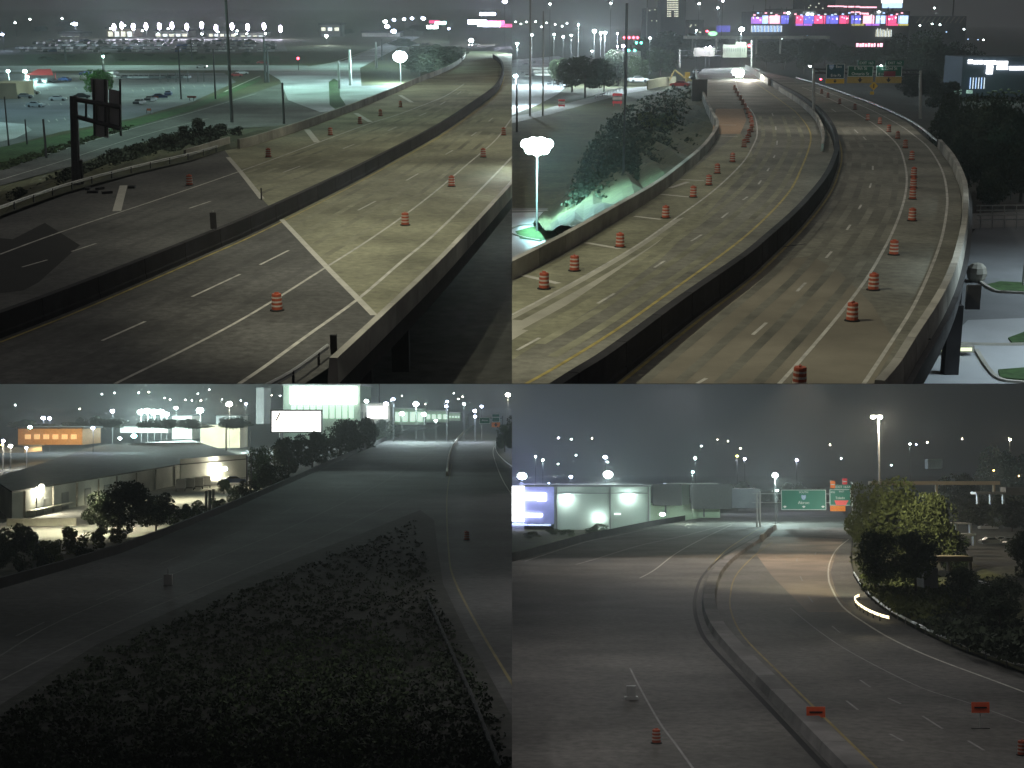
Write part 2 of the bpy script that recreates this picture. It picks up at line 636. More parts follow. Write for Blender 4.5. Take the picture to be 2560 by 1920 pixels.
# ------------------------------------------------------------------ cars
def _car_meshes(key):
    paint = M_paint[key]
    prof = [(-2.2, 0.3), (-2.28, 0.72), (-2.1, 0.95), (-1.55, 1.0), (1.2, 0.98), (2.05, 0.86), (2.28, 0.66), (2.26, 0.3)]
    b = MB()
    n = len(prof)
    b.add([(x, -0.88, z) for x, z in prof] + [(x, 0.88, z) for x, z in prof],
          [tuple(range(n)), tuple(range(2 * n - 1, n - 1, -1))] + [(i, n + i, n + (i + 1) % n, (i + 1) % n) for i in range(n)])
    roof = [(-1.5, 0.995, 0.8), (-0.95, 1.42, 0.66), (0.4, 1.44, 0.66), (1.15, 0.985, 0.8)]
    b.add([(x, -w, z) for x, z, w in roof] + [(x, w, z) for x, z, w in roof],
          [(0, 1, 2, 3), (7, 6, 5, 4), (0, 4, 5, 1), (1, 5, 6, 2), (2, 6, 7, 3)])
    g = MB()
    for sgn in (-1, 1):
        g.add([(x, sgn * (w + 0.012), z) for x, z, w in ((-1.3, 1.05, 0.785), (-0.88, 1.37, 0.68), (0.36, 1.38, 0.68), (0.95, 1.05, 0.785))], [(0, 1, 2, 3)])
    g.add([(1.10, -0.7, 1.03), (1.10, 0.7, 1.03), (0.46, 0.6, 1.42), (0.46, -0.6, 1.42)], [(0, 1, 2, 3)])
    g.add([(-1.47, -0.7, 1.03), (-1.47, 0.7, 1.03), (-1.0, 0.6, 1.41), (-1.0, -0.6, 1.41)], [(0, 1, 2, 3)])
    w = MB(); w.tube((0, -0.1, 0), (0, 0.1, 0), 0.33, n=12)
    return b.mesh('car_body', paint), g.mesh('car_window', M_glass), w.mesh('wheel', M_tyre)


CAR = {k: _car_meshes(k) for k in M_paint}
_hl = MB(); _hl.box((2.28, -0.62, 0.68), (0.06, 0.34, 0.16))
HEADL = _hl.mesh('headlight', E_white)
_hl2 = MB(); _hl2.box((2.28, 0.62, 0.68), (0.06, 0.34, 0.16))
HEADR = _hl2.mesh('headlight', E_white)


def car(q, loc, rz, key, label, group=None, full=True, lit=False, s=1.0):
    t = thing('parked_car' if not lit else 'car', label, 'car', q, loc, rz, group)
    b, g, w = CAR[key]
    sc = (s, s, s)
    link('body', b, q, t, None, 0, sc)
    link('window', g, q, t, None, 0, sc)
    if full:
        for x in (-1.4, 1.42):
            for y in (-0.82, 0.82):
                link('wheel', w, q, t, Vector((x * s, y * s, 0.33 * s)), 0, sc)
    if lit:
        link('headlight', HEADL, q, t, None, 0, sc)
        link('headlight', HEADR, q, t, None, 0, sc)
    return t


# ------------------------------------------------------------------ lamps
def lamp(q, U, V, y, rpx, em, label, group=None, base=None, power=0, col=(0.9, 1, 0.97), pole=True, lr=None, cat='street lamp', name='street_lamp', sq=(1, 1, 0.7), pr=0.10, aim=None, spot=None):
    """a lamp whose lit head shows at (U,V), standing at depth y"""
    p = q.P(U, V, y)
    base = q.land if base is None else base
    r = rpx * q.m(y)
    t = thing(name, label, cat, q, (p.x, y, base if pole else p.z), 0, group)
    hz = p.z - base if pole else 0
    if pole:
        mb = MB(); mb.tube((0, r * 0.4 + 0.2, 0), (0, r * 0.4 + 0.2, hz + r), pr * 1.3, pr * 0.8, 6)
        part('pole', mb, M_steel_dk, t, False)
    mb = MB(); mb.box((0, 0.1, hz + r * sq[2] + 0.06), (max(0.3, r * 1.3), max(0.4, r * 1.1), 0.12))
    hp = part('lamp_housing', mb, M_steel_dk, t, False)
    mb = MB(); mb.ball((0, 0, hz), r, 8, sq)
    subpart('lit_lamp', mb, em, hp)
    if power:
        light(q, (p.x, y - r - 0.25, p.z - r * 0.8), power, col, lr or max(0.15, r * 0.6), spot, aim)
    return t


def pole(q, U, Vb, Vt, wpx, label, z=None, y=None, m=None, cat='pole', name='utility_pole', group=None, arm=0):
    if y is None:
        loc = q.g(U, Vb, q.land if z is None else z)
    else:
        loc = q.P(U, Vb, y)
    h = (Vb - Vt) * q.m(loc.y)
    r = wpx * q.m(loc.y) / 2
    mb = MB(); mb.tube((0, 0, 0), (0, 0, h), r * 1.1, r * 0.8, 8)
    if arm:
        mb.tube((0, 0, h * 0.97), (arm, 0, h), r * 0.6, r * 0.4, 6)
    o = link(name, mb.mesh(name, m or M_steel_dk), q, None, loc)
    return tag(o, label, cat, group)


def text(q, body, size, root, loc, m, align='CENTER', name='lettering', rz=0.0, sx=1.0):
    c = bpy.data.curves.new(name, 'FONT')
    c.body = body
    c.size = size
    c.align_x = align
    c.align_y = 'CENTER'
    c.extrude = 0.01
    c.materials.append(m)
    o = bpy.data.objects.new(name, c)
    COL.objects.link(o)
    OWN[o.name] = q
    o.parent = root
    o.matrix_local = Matrix.Translation(loc) @ Matrix.Rotation(rz, 4, 'Z') @ Matrix.Rotation(rad(90), 4, 'X') @ Matrix.Diagonal((sx, 1, 1, 1))
    return o


def ground_sheet(q, z, m, name='ground', far=9000):
    mb = MB()
    xs = [-6000, -1500, -400, -100, 0, 100, 400, 1500, 6000]
    ys = [2, 60, 150, 400, 1000, 2500, far]
    vs = [(x, y, z) for y in ys for x in xs]
    n = len(xs)
    mb.add(vs, [(j * n + i, j * n + i + 1, (j + 1) * n + i + 1, (j + 1) * n + i) for j in range(len(ys) - 1) for i in range(n - 1)])
    return struct(name, mb, m, q)


def area(q, pts, z, m, name, n=0):
    mb = MB()
    mb.poly(gp(q, pts, z, n))
    return struct(name, mb, m, q)


def loft(q, A, B, za, zb, m, name, nsub=8, rough=0.3, seed=3, n=4):
    """ground sloping from one traced edge to another"""
    R = random.Random(seed)
    pa, pb = gp(q, A, za, n), gp(q, B, zb, n)
    k = min(len(pa), len(pb))
    pa = [pa[int(i * (len(pa) - 1) / (k - 1))] for i in range(k)]
    pb = [pb[int(i * (len(pb) - 1) / (k - 1))] for i in range(k)]
    vs, fs = [], []
    for i in range(k):
        for j in range(nsub + 1):
            t = j / nsub
            p = pa[i].lerp(pb[i], t)
            p.z += R.uniform(-rough, rough) * (0 if j in (0, nsub) else 1)
            vs.append(p)
    for i in range(k - 1):
        for j in range(nsub):
            a = i * (nsub + 1) + j
            fs.append((a, a + 1, a + nsub + 2, a + nsub + 1))
    mb = MB(); mb.add(vs, fs)
    return struct(name, mb, m, q)


def ordinal(i):
    return ['first', 'second', 'third', 'fourth', 'fifth', 'sixth', 'seventh', 'eighth', 'ninth', 'tenth', 'eleventh', 'twelfth', 'thirteenth', 'fourteenth', 'fifteenth', 'sixteenth', 'seventeenth', 'eighteenth', 'nineteenth', 'twentieth'][i]


def guard_rail(q, pts, z, label, m=None, post_every=4.0, n=4, h=0.75, group=None):
    P = gp(q, pts, z, n)
    loc = P[len(P) // 2].copy()
    t = thing('guard_rail', label, 'guard rail', q, loc, 0, group)
    mb = MB()
    mb.sweep(P, [(0.04, z + h), (-0.05, z + h - 0.08), (0.04, z + h - 0.16), (-0.05, z + h - 0.24), (0.04, z + h - 0.32), (0.08, z + h - 0.32), (0.0, z + h - 0.16), (0.08, z + h)])
    part('rail', mb, m or M_steel, t)
    acc, k = 0, 0
    for a, b in zip(P, P[1:]):
        L = (b - a).length
        while acc < L and k < 60:
            p = a.lerp(b, acc / L)
            pm = MB(); pm.box((p.x, p.y, z + h / 2 - 0.05), (0.12, 0.16, h))
            part('post', pm, M_steel_dk, t)
            acc += post_every; k += 1
        acc -= L
    return t


M_track = mat('tyre_track_asphalt', (0.066, 0.066, 0.062), 0.75, 0.3, 0.8, scale2=0.1)
M_track_deck = mat('tyre_track_concrete', (0.195, 0.193, 0.132), 0.75, 0.25, 0.8, scale2=0.1)
_tints = {}


def tints(m):
    """three slightly different weatherings of one concrete"""
    if m.name not in _tints:
        out = [m]
        for k, f in ((1, 0.82), (2, 1.14)):
            c = m.copy(); c.name = m.name + (' weathered' if k == 1 else ' bleached')
            for e in [n for n in c.node_tree.nodes if n.type == 'VALTORGB'][0].color_ramp.elements:
                e.color = (*[v * f for v in e.color[:3]], 1)
            out.append(c)
        _tints[m.name] = out
    return _tints[m.name]


def wall_panels(q, label, P, prof, m, name, cat='barrier', step=7.0, piece='panel', most=110, gap=0.07):
    """a long cast wall: one thing, its panels parts parted by open joints"""
    t = thing(name, label, cat, q, P[0], 0)
    L = [0.0]
    for a, b in zip(P, P[1:]):
        L.append(L[-1] + (b - a).length)
    tot = L[-1]
    step = max(step, tot / most)

    def at(d):
        d = min(max(d, 0), tot)
        for i in range(len(P) - 1):
            if d <= L[i + 1] or i == len(P) - 2:
                k = (d - L[i]) / max(1e-6, L[i + 1] - L[i])
                return P[i].lerp(P[i + 1], k)
    ms = tints(m)
    d, i = 0.0, 0
    R = random.Random(len(label))
    while d < tot - 0.5:
        e = min(tot, d + step)
        seg = [at(d + gap / 2)] + [P[j] for j in range(len(P)) if d + 0.3 < L[j] < e - 0.3] + [at(e - gap / 2)]
        mb = MB(); mb.sweep(seg, prof)
        part(piece, mb, ms[R.choice((0, 0, 1, 2))], t)
        d = e; i += 1
    return t


def tracks(q, A, B, fr, w, m, base=0.0, z=0.007, n=5):
    """worn wheel paths lying between two traced edges"""
    a, b = gp(q, A, base, n), gp(q, B, base, n)

    def res(P, k):
        L = [0.0]
        for u, v in zip(P, P[1:]):
            L.append(L[-1] + (v - u).length)
        out = []
        for i in range(k):
            d = L[-1] * i / (k - 1)
            j = max(0, min(len(P) - 2, next((x for x in range(len(P) - 1) if d <= L[x + 1]), len(P) - 2)))
            out.append(P[j].lerp(P[j + 1], (d - L[j]) / max(1e-6, L[j + 1] - L[j])))
        return out
    a, b = res(a, 40), res(b, 40)
    for i, f in enumerate(fr):
        mb = MB(); mb.ribbon([u.lerp(v, f) for u, v in zip(a, b)], w, base + z + 0.0004 * i)
        struct('wheel_track', mb, m, q)

# ================================================================== WEST VIEW (upper left)
q = TL
LZ = q.land
ground_sheet(q, LZ - 1.2, M_soil)

def ledge(q):
    """added thin slab, unseen edge-on, that keeps upper lights off the place below"""
    T = q.M.inverted() @ CM
    mb = MB()
    a = [Vector((q.sx * 0.0, 0.002, -52)), Vector((q.sx * 70, 0.002, -52)), Vector((q.sx * 70, 0.002, -130)), Vector((q.sx * 0.0, 0.002, -130))]
    b = [v + Vector((0, 0.012, 0)) for v in a]
    vs = [T @ v for v in a + b]
    mb.add(vs, [(0, 1, 2, 3), (7, 6, 5, 4), (0, 4, 5, 1), (1, 5, 6, 2), (2, 6, 7, 3), (3, 7, 4, 0)])
    return struct('ledge', mb, M_conc_dark, q)  # no real part: a light blocker added along the seam


ledge(q)
# land west of the highway
rail_line = [(-60, 562), (0, 536), (162, 478), (336, 430), (480, 396), (560, 372)]
par_far_base = [(600, 372), (640, 362), (764, 321), (860, 285), (958, 246), (1045, 207), (1103, 184), (1140, 165), (1158, 150), (1165, 138)]
mb = MB(); mb.poly(gp(q, [(-200, 520), (0, 420), (200, 350), (420, 320), (640, 320), (900, 250), (1060, 190), (1175, 130), (1290, 100), (1290, 24), (-900, 24)], LZ, 0))
struct('field', mb, M_verge, q)
# streets and car parks
area(q, [(-60, 425), (150, 372), (330, 318), (480, 278), (640, 230), (760, 190), (830, 172), (900, 178), (905, 230), (850, 285), (770, 310), (640, 318), (480, 325), (330, 362), (180, 415), (-60, 480)], LZ + 0.03, M_asphalt, 'frontage_road')
area(q, [(640, 165), (770, 166), (860, 152), (965, 108), (1010, 90), (1050, 92), (985, 125), (900, 170), (905, 230), (870, 275), (800, 280), (720, 250), (700, 200)], LZ + 0.06, M_lot_pale, 'crossing_street')
area(q, [(-60, 165), (300, 163), (640, 163), (770, 164), (770, 178), (640, 176), (300, 175), (-60, 182)], LZ + 0.05, M_lot_pale, 'cross_street')
area(q, [(-60, 185), (300, 182), (560, 182), (590, 205), (480, 255), (330, 296), (150, 330), (-60, 385)], LZ + 0.04, M_lot, 'car_park')
area(q, [(-60, 300), (60, 310), (80, 325), (40, 345), (-60, 368)], LZ + 0.08, M_lot_pale, 'car_park_bay')
area(q, [(-60, 130), (120, 108), (330, 92), (700, 92), (720, 128), (560, 134), (300, 132), (-60, 138)], LZ + 0.04, M_asphalt, 'car_lot')
area(q, [(-60, 380), (150, 338), (330, 300), (480, 262), (650, 192), (655, 200), (480, 276), (330, 318), (150, 372), (-60, 422)], LZ + 0.07, M_grass, 'grass_strip')
area(q, [(60, 136), (300, 134), (560, 137), (700, 140), (700, 156), (400, 160), (60, 160)], LZ + 0.07, M_grass, 'grass_bank')
area(q, [(822, 205), (835, 196), (848, 204), (850, 240), (868, 268), (845, 278), (824, 262)], LZ + 0.10, M_grass, 'traffic_island')
area(q, [(870, 215), (1010, 213), (1060, 228), (960, 262), (880, 272), (858, 240)], LZ + 0.08, M_lot_pale, 'forecourt')
for pts, w in (([(0, 418), (150, 376), (330, 322), (480, 281), (640, 234)], 0.25), ([(0, 450), (170, 398), (350, 340), (520, 296)], 0.2), ([(560, 230), (610, 207), (650, 190)], 0.5)):
    line(q, pts, w, M_white, base=LZ + 0.08)
line(q, [(740, 172), (820, 160), (960, 112)], 0.8, M_white, base=LZ + 0.1)

# embankment between the rail and the frontage road
loft(q, [(-60, 562), (0, 540), (162, 482), (336, 434), (480, 400), (560, 376), (640, 362), (764, 321)], [(-60, 480), (60, 450), (180, 415), (330, 364), (420, 340), (500, 326), (640, 320), (760, 306)], -0.02, LZ, M_verge, 'embankment', 8, 0.5)
ground_cover(q, [(60, 500), (170, 430), (330, 372), (500, 330), (560, 345), (540, 372), (330, 425), (160, 472)], 700, 0.8, M_leaf_dk, -2.6, slope=lambda u, v: -2.8, seed=5)
ground_cover(q, [(0, 415), (150, 365), (330, 312), (330, 322), (150, 378), (0, 428)], 250, 0.5, M_leaf, LZ, seed=6)
for i, (U, Vb, Vt, w) in enumerate([(40, 520, 470, 70), (420, 372, 335, 60), (455, 362, 318, 70), (505, 352, 300, 80), (548, 348, 312, 70), (395, 385, 345, 50), (360, 392, 362, 50), (290, 402, 372, 45), (590, 345, 318, 50), (470, 380, 352, 60)]):
    shrub(q, U, Vb, Vt, w, 'dark scrubby bush growing on the embankment beside the guard rail', 'dark', -3.2, 'bushes along the embankment')

# carriageways
asphalt = [(-60, 575), (0, 548), (162, 488), (336, 438), (480, 404), (562, 376), (605, 434), (655, 497), (704, 549), (814, 665), (897, 749), (940, 792), (843, 905), (700, 1000), (300, 1200), (-300, 1500), (-900, 1200)]
area(q, asphalt, 0.0, M_asphalt, 'road')
near_out = [(843, 895), (964, 782), (1090, 662), (1190, 558), (1256, 486), (1300, 436), (1345, 380)]
deck = [(562, 376), (640, 362), (764, 321), (860, 285), (958, 246), (1045, 207), (1103, 184), (1140, 165), (1158, 150), (1163, 138), (1175, 128), (1240, 128), (1290, 135), (1330, 180), (1400, 330), (1310, 450), (1262, 506), (1195, 582), (1095, 690), (970, 808), (940, 792), (897, 749), (814, 665), (704, 549), (655, 497), (605, 434)]
area(q, deck, 0.0, M_deck, 'bridge_deck')
# deck edge below the near parapet
P = [q.g(p.x, p.y, 1.1) for p in spl(near_out, 5)]
t = wall_panels(q, 'pale topped parapet on the outer edge of the near carriageway, ending in a blunt nose', P, [(0.0, 1.1), (0.42, 1.1), (0.55, 0.0), (0.55, -0.3), (0.0, -0.3)], M_conc, 'bridge_parapet', 'parapet')
mb = MB(); mb.sweep(P, [(0.12, -0.3), (0.5, -0.3), (0.5, -1.5), (0.12, -1.5)])
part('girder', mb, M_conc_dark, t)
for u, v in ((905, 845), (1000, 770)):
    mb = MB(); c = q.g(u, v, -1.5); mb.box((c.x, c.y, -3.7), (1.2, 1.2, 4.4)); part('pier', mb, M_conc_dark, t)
guard_rail(q, [(640, 1010), (730, 962), (822, 893)], 0.0, 'thin steel guard rail leading up to the blunt parapet nose')
mb = MB(); c = q.g(835, 885, 0); mb.box((c.x, c.y, 0.55), (0.35, 0.3, 1.1))
solo('marker_post', mb, M_black, q, 'squat dark marker post in front of the parapet nose', 'post', loc=c)
# far parapet
P = [q.g(p.x, p.y, 0) for p in spl(par_far_base, 5)]
wall_panels(q, 'long curving concrete parapet on the far side of the upper carriageway', P, [(0, 0), (0, 1.25), (0.4, 1.25), (0.4, -6), (0.2, -6), (0.2, 0)], M_conc, 'bridge_parapet', 'parapet')
guard_rail(q, rail_line[:-1] + [(545, 377)], 0.0, 'dark steel guard rail on posts between road shoulder and weedy embankment', post_every=5)
mb = MB(); mb.sweep(gp(q, [(466, 392), (520, 376), (576, 358)], 0), [(0, 0), (0, 0.9), (0.35, 0.9), (0.35, 0)])
solo('concrete_barrier', mb, M_conc, q, 'short pale barrier length where the guard rail meets the bridge', 'barrier')
# median wall
med = [(-60, 868), (0, 846), (156, 785), (304, 724), (521, 631), (640, 578), (837, 480), (967, 411), (1091, 341), (1175, 283), (1242, 229), (1259, 188), (1254, 162), (1235, 145)]
P = [q.g(p.x, p.y, 0) for p in spl(med, 5)]
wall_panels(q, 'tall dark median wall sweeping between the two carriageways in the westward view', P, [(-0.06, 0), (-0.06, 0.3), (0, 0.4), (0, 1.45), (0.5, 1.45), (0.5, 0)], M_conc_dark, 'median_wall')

# wheel paths
nA = [(-200, 930), (0, 856), (304, 733), (521, 639), (640, 586), (704, 556)]
nB = [(60, 1070), (289, 959), (492, 859), (640, 778), (760, 703), (814, 669)]
tracks(q, nA, nB, (0.14, 0.36, 0.62, 0.86), 0.6, M_track)
tracks(q, [(712, 556), (837, 488), (967, 417), (1091, 347), (1175, 289), (1242, 236)], [(820, 664), (912, 607), (1002, 545), (1087, 480), (1161, 417), (1233, 356)], (0.14, 0.36, 0.62, 0.86), 0.6, M_track_deck)
tracks(q, [(0, 636), (150, 581), (300, 531), (451, 480), (590, 432)], [(0, 758), (217, 682), (434, 596), (544, 552), (645, 505)], (0.12, 0.32, 0.60, 0.82), 0.6, M_track)
tracks(q, [(610, 425), (796, 356), (926, 308), (1060, 262), (1150, 222)], [(660, 500), (837, 425), (918, 393), (1132, 283), (1204, 236)], (0.12, 0.32, 0.60, 0.82), 0.6, M_track_deck)
# joints and lines
line(q, [(570, 393), (605, 434), (655, 497)], 0.55, M_joint, 'expansion_joint', 0.018)
line(q, [(704, 549), (814, 665), (897, 749), (935, 788)], 0.45, M_joint, 'expansion_joint', 0.018)
line(q, [(0, 636), (150, 581), (451, 480), (640, 414), (796, 356), (926, 308), (987, 289), (1060, 262), (1117, 238), (1160, 210)], 0.22, M_white)
dashes(q, [((55, 668), (118, 650)), ((179, 629), (240, 609)), ((473, 521), (527, 503)), ((708, 431), (751, 415)), ((857, 372), (887, 360)), ((970, 327), (991, 317)), ((1048, 290), (1066, 282)), ((1100, 262), (1114, 254)), ((1143, 236), (1153, 229))], 0.2, M_white)
line(q, [(0, 856), (156, 795), (304, 733), (521, 639), (640, 586), (837, 488), (967, 417), (1091, 347), (1175, 289), (1242, 236), (1262, 190)], 0.2, M_yellow)
dashes(q, [((255, 852), (363, 804)), ((480, 742), (600, 686)), ((650, 662), (722, 626)), ((895, 526), (939, 503)), ((1016, 451), (1046, 434)), ((1114, 386), (1132, 376)), ((1178, 340), (1191, 331)), ((1222, 303), (1232, 295))], 0.2, M_white)
line(q, [(200, 1005), (289, 959), (492, 859), (640, 778), (814, 669), (912, 607), (1002, 545), (1087, 480), (1161, 417), (1233, 356), (1262, 320), (1290, 280)], 0.22, M_white)
line(q, [(560, 985), (657, 920), (760, 845), (892, 750), (1002, 656), (1085, 587), (1195, 480), (1300, 372)], 0.26, M_white)
for a, b, w in (((309, 464), (292, 528), 0.8), ((767, 324), (793, 356), 0.9), ((889, 283), (926, 305), 0.8), ((1000, 238), (1030, 256), 0.8)):
    line(q, [a, b], w, M_joint, 'hatch_mark', 0.016, n=0)
for u, v in ((232, 482), (268, 484), (250, 474), (330, 470), (220, 474)):
    mb = MB(); c = q.g(u, v); mb.box((c.x, c.y, 0.12), (random.uniform(0.5, 1.4), random.uniform(0.4, 0.9), 0.25), random.uniform(0, 3))
    solo('rubble_lump', mb, M_conc_dark, q, 'dark lump of rubble lying on the shoulder by the guard rail', 'rubble', 'rubble lumps on the shoulder')
# cast shadow painted on the road as a black polygon, far left
area(q, [(-60, 590), (32, 598), (112, 557), (200, 613), (96, 706), (58, 726), (-60, 740)], 0.0098, M_shadow_gutter, 'painted_shadow')

g = 'drums along the far carriageway'
for i, (u, v, w) in enumerate([(474, 463, 'dim drum alone on the asphalt shoulder left of the expansion joint'), (671, 393, 'orange drum just past the expansion joint on the far carriageway'), (826, 338, 'orange drum to the right of the thick hatch bar, far carriageway'), (900, 310, 'orange drum beside the second hatch bar under the parapet'), (951, 290, 'small orange drum below the forecourt corner, far carriageway'), (1001, 268, 'smallest red drum farthest up the far carriageway')]):
    drum(q, u, v, w, g)
g = 'drums along the near carriageway'
for u, v, w in [(693, 776, 'nearest drum standing on dark asphalt at the foot of the westward view'), (1013, 563, 'orange drum casting a shadow right of the expansion joint'), (1129, 466, 'drum third from the bottom on the near carriageway line'), (1208, 393, 'drum fourth from the bottom on the near carriageway line'), (1259, 338, 'farthest drum on the near carriageway at the picture seam')]:
    drum(q, u, v, w, g)
# sign on the median
c = q.P(533, 548, q.g(521, 620, 0).y + 0.2)
t = thing('median_sign', 'thin dark sign seen edge-on on top of the median wall', 'sign', q, (c.x, c.y, 1.45))
mb = MB(); mb.box((0, 0, 0.7), (0.5, 0.06, 1.3)); part('panel', mb, M_steel_dk, t, False)
mb = MB(); mb.tube((0, 0.06, 0), (0, 0.06, 1.5), 0.05); part('post', mb, M_steel, t, False)
c = q.P(654, 500, q.g(640, 578, 0).y + 0.2)
pole(q, 654, 500, 470, 4, 'short post on the median wall above the deck joint', y=c.y)

# overhead sign structure seen from behind
c = q.g(191, 462, -0.6)
t = thing('overhead_sign', 'back of a grey overhead highway sign on a truss and tall post by the rail', 'sign', q, c)
y = c.y
def TP(u, v, dy=0): return q.P(u, v, y + dy)
mb = MB()
mb.tube(TP(184, 240), TP(191, 462), 0.42, 0.5, 10); part('post', mb, M_steel_dk, t)
mb = MB(); mb.tube(TP(200, 400), TP(204, 470, 0.6), 0.28, 0.3, 8); part('post', mb, M_steel_dk, t)
for a, b in (((180, 247), (303, 268)), ((186, 290), (303, 322))):
    mb = MB(); mb.tube(TP(*a), TP(*b), 0.26, 0.26, 8); part('truss_chord', mb, M_steel_dk, t)
for u in (215, 243, 272, 300):
    k = (u - 180) / 123
    mb = MB(); mb.tube(TP(u, 247 + 21 * k), TP(u, 290 + 32 * k), 0.12); part('truss_strut', mb, M_steel_dk, t)
mb = MB(); a, b, cc, d = TP(226, 190, 0.5), TP(269, 193, 0.5), TP(271, 345, 0.5), TP(238, 340, 0.5)
def board(mb, pts, th=0.12):
    f = [Vector(p) for p in pts]; bk = [p + Vector((0, th, 0)) for p in f]
    n = len(f)
    mb.add(f + bk, [tuple(range(n - 1, -1, -1)), tuple(range(n, 2 * n))] + [(i, (i + 1) % n, n + (i + 1) % n, n + i) for i in range(n)])
board(mb, (TP(226, 196, 0.5), TP(269, 200, 0.5), TP(271, 345, 0.5), TP(238, 340, 0.5))); part('sign_panel', mb, M_signback, t)
mb = MB(); board(mb, (TP(272, 222, 0.5), TP(301, 228, 0.5), TP(302, 324, 0.5), TP(273, 316, 0.5))); part('sign_panel', mb, M_signback, t)
for u in (234, 262, 300):
    mb = MB(); mb.tube(TP(u, 198, 0.3), TP(u + 2, 340, 0.3), 0.12); part('panel_stiffener', mb, M_steel_dk, t)

# poles
for u, vb, vt, w, lab in [(580, 306, -10, 8, 'tall thick dark mast beside the frontage road shrubs'), (453, 248, 130, 4, 'slim pole left of the tall mast behind the grass strip'), (539, 248, 128, 4, 'slim pole right of the grass strip bend near the mast'), (258, 178, 130, 3, 'thin signal pole rising above the bright green tree'), (664, 206, 98, 6, 'left pole of the close pair beside the street corner'), (671, 206, 120, 5, 'right pole of the close pair beside the street corner'), (848, 222, 155, 6, 'pale pole at the left of the junction island'), (876, 214, 128, 7, 'pale tall pole at the right of the junction island'), (941, 170, 108, 6, 'pole with a light box beside the upper street'), (955, 150, 100, 4, 'thin pole behind the upper street'), (116, 395, 300, 6, 'grey fence pole on the lower grass strip'), (22, 365, 245, 4, 'thin pole at the far left over the parking bay'), (68, 362, 300, 4, 'short thin pole on the bright grass'), (710, 310, 210, 6, 'blurry slatted pole standing in the frontage road junction'), (480, 152, 100, 4, 'pole in front of the car lot below the shop lights'), (165, 160, 118, 5, 'pole on the grass bank at left')]:
    pole(q, u, vb, vt, w, lab, LZ, m=M_steel if w >= 6 and u > 800 else None)
# chain-link fence posts along lot
for i, u in enumerate((400, 420, 440, 470, 495, 510)):
    pole(q, u, 206 - (u - 400) * 0.01, 180, 2.5, 'short post of the car park fence row', LZ, group='posts of the car park fence', name='fence_post', cat='post')

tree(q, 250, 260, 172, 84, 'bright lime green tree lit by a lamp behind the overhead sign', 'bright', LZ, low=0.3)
for i, (u, vb, vt, w) in enumerate([(1090, 200, 120, 130), (1130, 175, 108, 120), (1050, 192, 128, 90), (1075, 170, 105, 100), (1010, 120, 95, 80)]):
    tree(q, u, vb, vt, w, 'dark tree in the clump behind the far parapet curve', 'dark', LZ, group='trees behind the parapet')
for i in range(16):
    u = random.uniform(60, 700); v = random.uniform(136, 160)
    shrub(q, u, v, v - random.uniform(5, 10), random.uniform(14, 40), 'low bush along the dark grass bank below the car lot', 'mid', LZ, 'bushes on the grass bank')
for i in range(12):
    u = random.uniform(-10, 1100); v = random.uniform(66, 84)
    tree(q, u, v + 8, v - random.uniform(6, 14), random.uniform(30, 70), 'far dark tree beyond the car lot on the skyline', 'dark', LZ, group='far skyline trees')

# parked cars
for u, v, rz, k, lab in [(145, 252, 0.1, 'white', 'white car standing alone beside the sign post'), (80, 236, 0.15, 'white', 'white car at the right end of the left parked row'), (62, 246, 0.1, 'silver', 'silver car half hidden in the left parked row'), (52, 232, 0.1, 'silver', 'pale car at the back of the left parked row'), (90, 268, -0.2, 'silver', 'silver car nearest in the left corner of the lot'), (163, 203, 2.6, 'blue', 'small blue car under the lit grass edge'), (100, 203, 0.05, 'dark', 'dark long car below the red awning'), (122, 206, 0.05, 'dark', 'second dark car below the red awning'), (205, 246, 0.2, 'dark', 'dark car behind the sign post arm'), (590, 192, 0.3, 'red', 'red car by the corner of the grass strip'), (605, 186, 0.3, 'white', 'white car behind the red one at the corner')]:
    car(q, q.g(u, v, LZ + 0.05), rz, k, lab, 'cars parked in the near lot')
car(q, q.g(503, 170, LZ + 0.1), 0.1, 'white', 'white car with lit headlights crossing on the bright cross street', lit=True)
car(q, q.g(655, 160, LZ + 0.1), 0.3, 'red', 'red car waiting at the signal in the upper lot', lit=False)
keys = ['dark', 'silver', 'white', 'grey', 'silver', 'blue', 'dark', 'white']
for row, (v, n, u0, u1) in enumerate([(131, 34, 60, 690), (124, 36, 50, 700), (117, 38, 70, 700), (111, 38, 90, 700), (105, 34, 130, 640)]):
    for i in range(n):
        if random.random() < 0.2:
            continue
        k = random.choice(keys)
        u = u0 + (u1 - u0) * (i + random.uniform(-0.2, 0.2)) / n
        car(q, q.g(u, v, LZ + 0.05), random.choice((1.57, 1.57, -1.57, 0.2)), k, '%s car among the rows parked in the far lot' % k, '%s cars in the far lot' % k, full=False, s=1.35)
for i in range(13):
    u = 300 + i * 14 + random.uniform(-3, 3)
    car(q, q.g(u, 197, LZ + 0.05), 1.57, random.choice(keys), 'car in the fenced row along the edge of the near lot', 'cars in the fenced row', full=False)

for row, (u0, v0, u1, v1, n) in enumerate([(20, 214, 150, 206, 7), (210, 188, 300, 186, 6), (1010, 118, 1080, 112, 6), (420, 240, 330, 268, 4)]):
    for i in range(n):
        f = (i + random.uniform(-0.15, 0.15)) / n
        k = random.choice(keys)
        car(q, q.g(u0 + (u1 - u0) * f, v0 + (v1 - v0) * f, LZ + 0.05), random.choice((1.4, 1.7, 0.2)), k, '%s car in a short parked row at the edge of the near lot' % k, 'cars in short rows of the near lot', full=False)
for (a, b) in (((10, 222), (330, 214)), ((60, 262), (330, 248)), ((330, 224), (560, 208)), ((120, 300), (300, 276))):
    for i in range(9):
        f = i / 9
        u, v = a[0] + (b[0] - a[0]) * f, a[1] + (b[1] - a[1]) * f
        line(q, [(u, v), (u + 4, v + 5)], 0.2, M_white, 'bay_marking', base=LZ + 0.06, n=0)

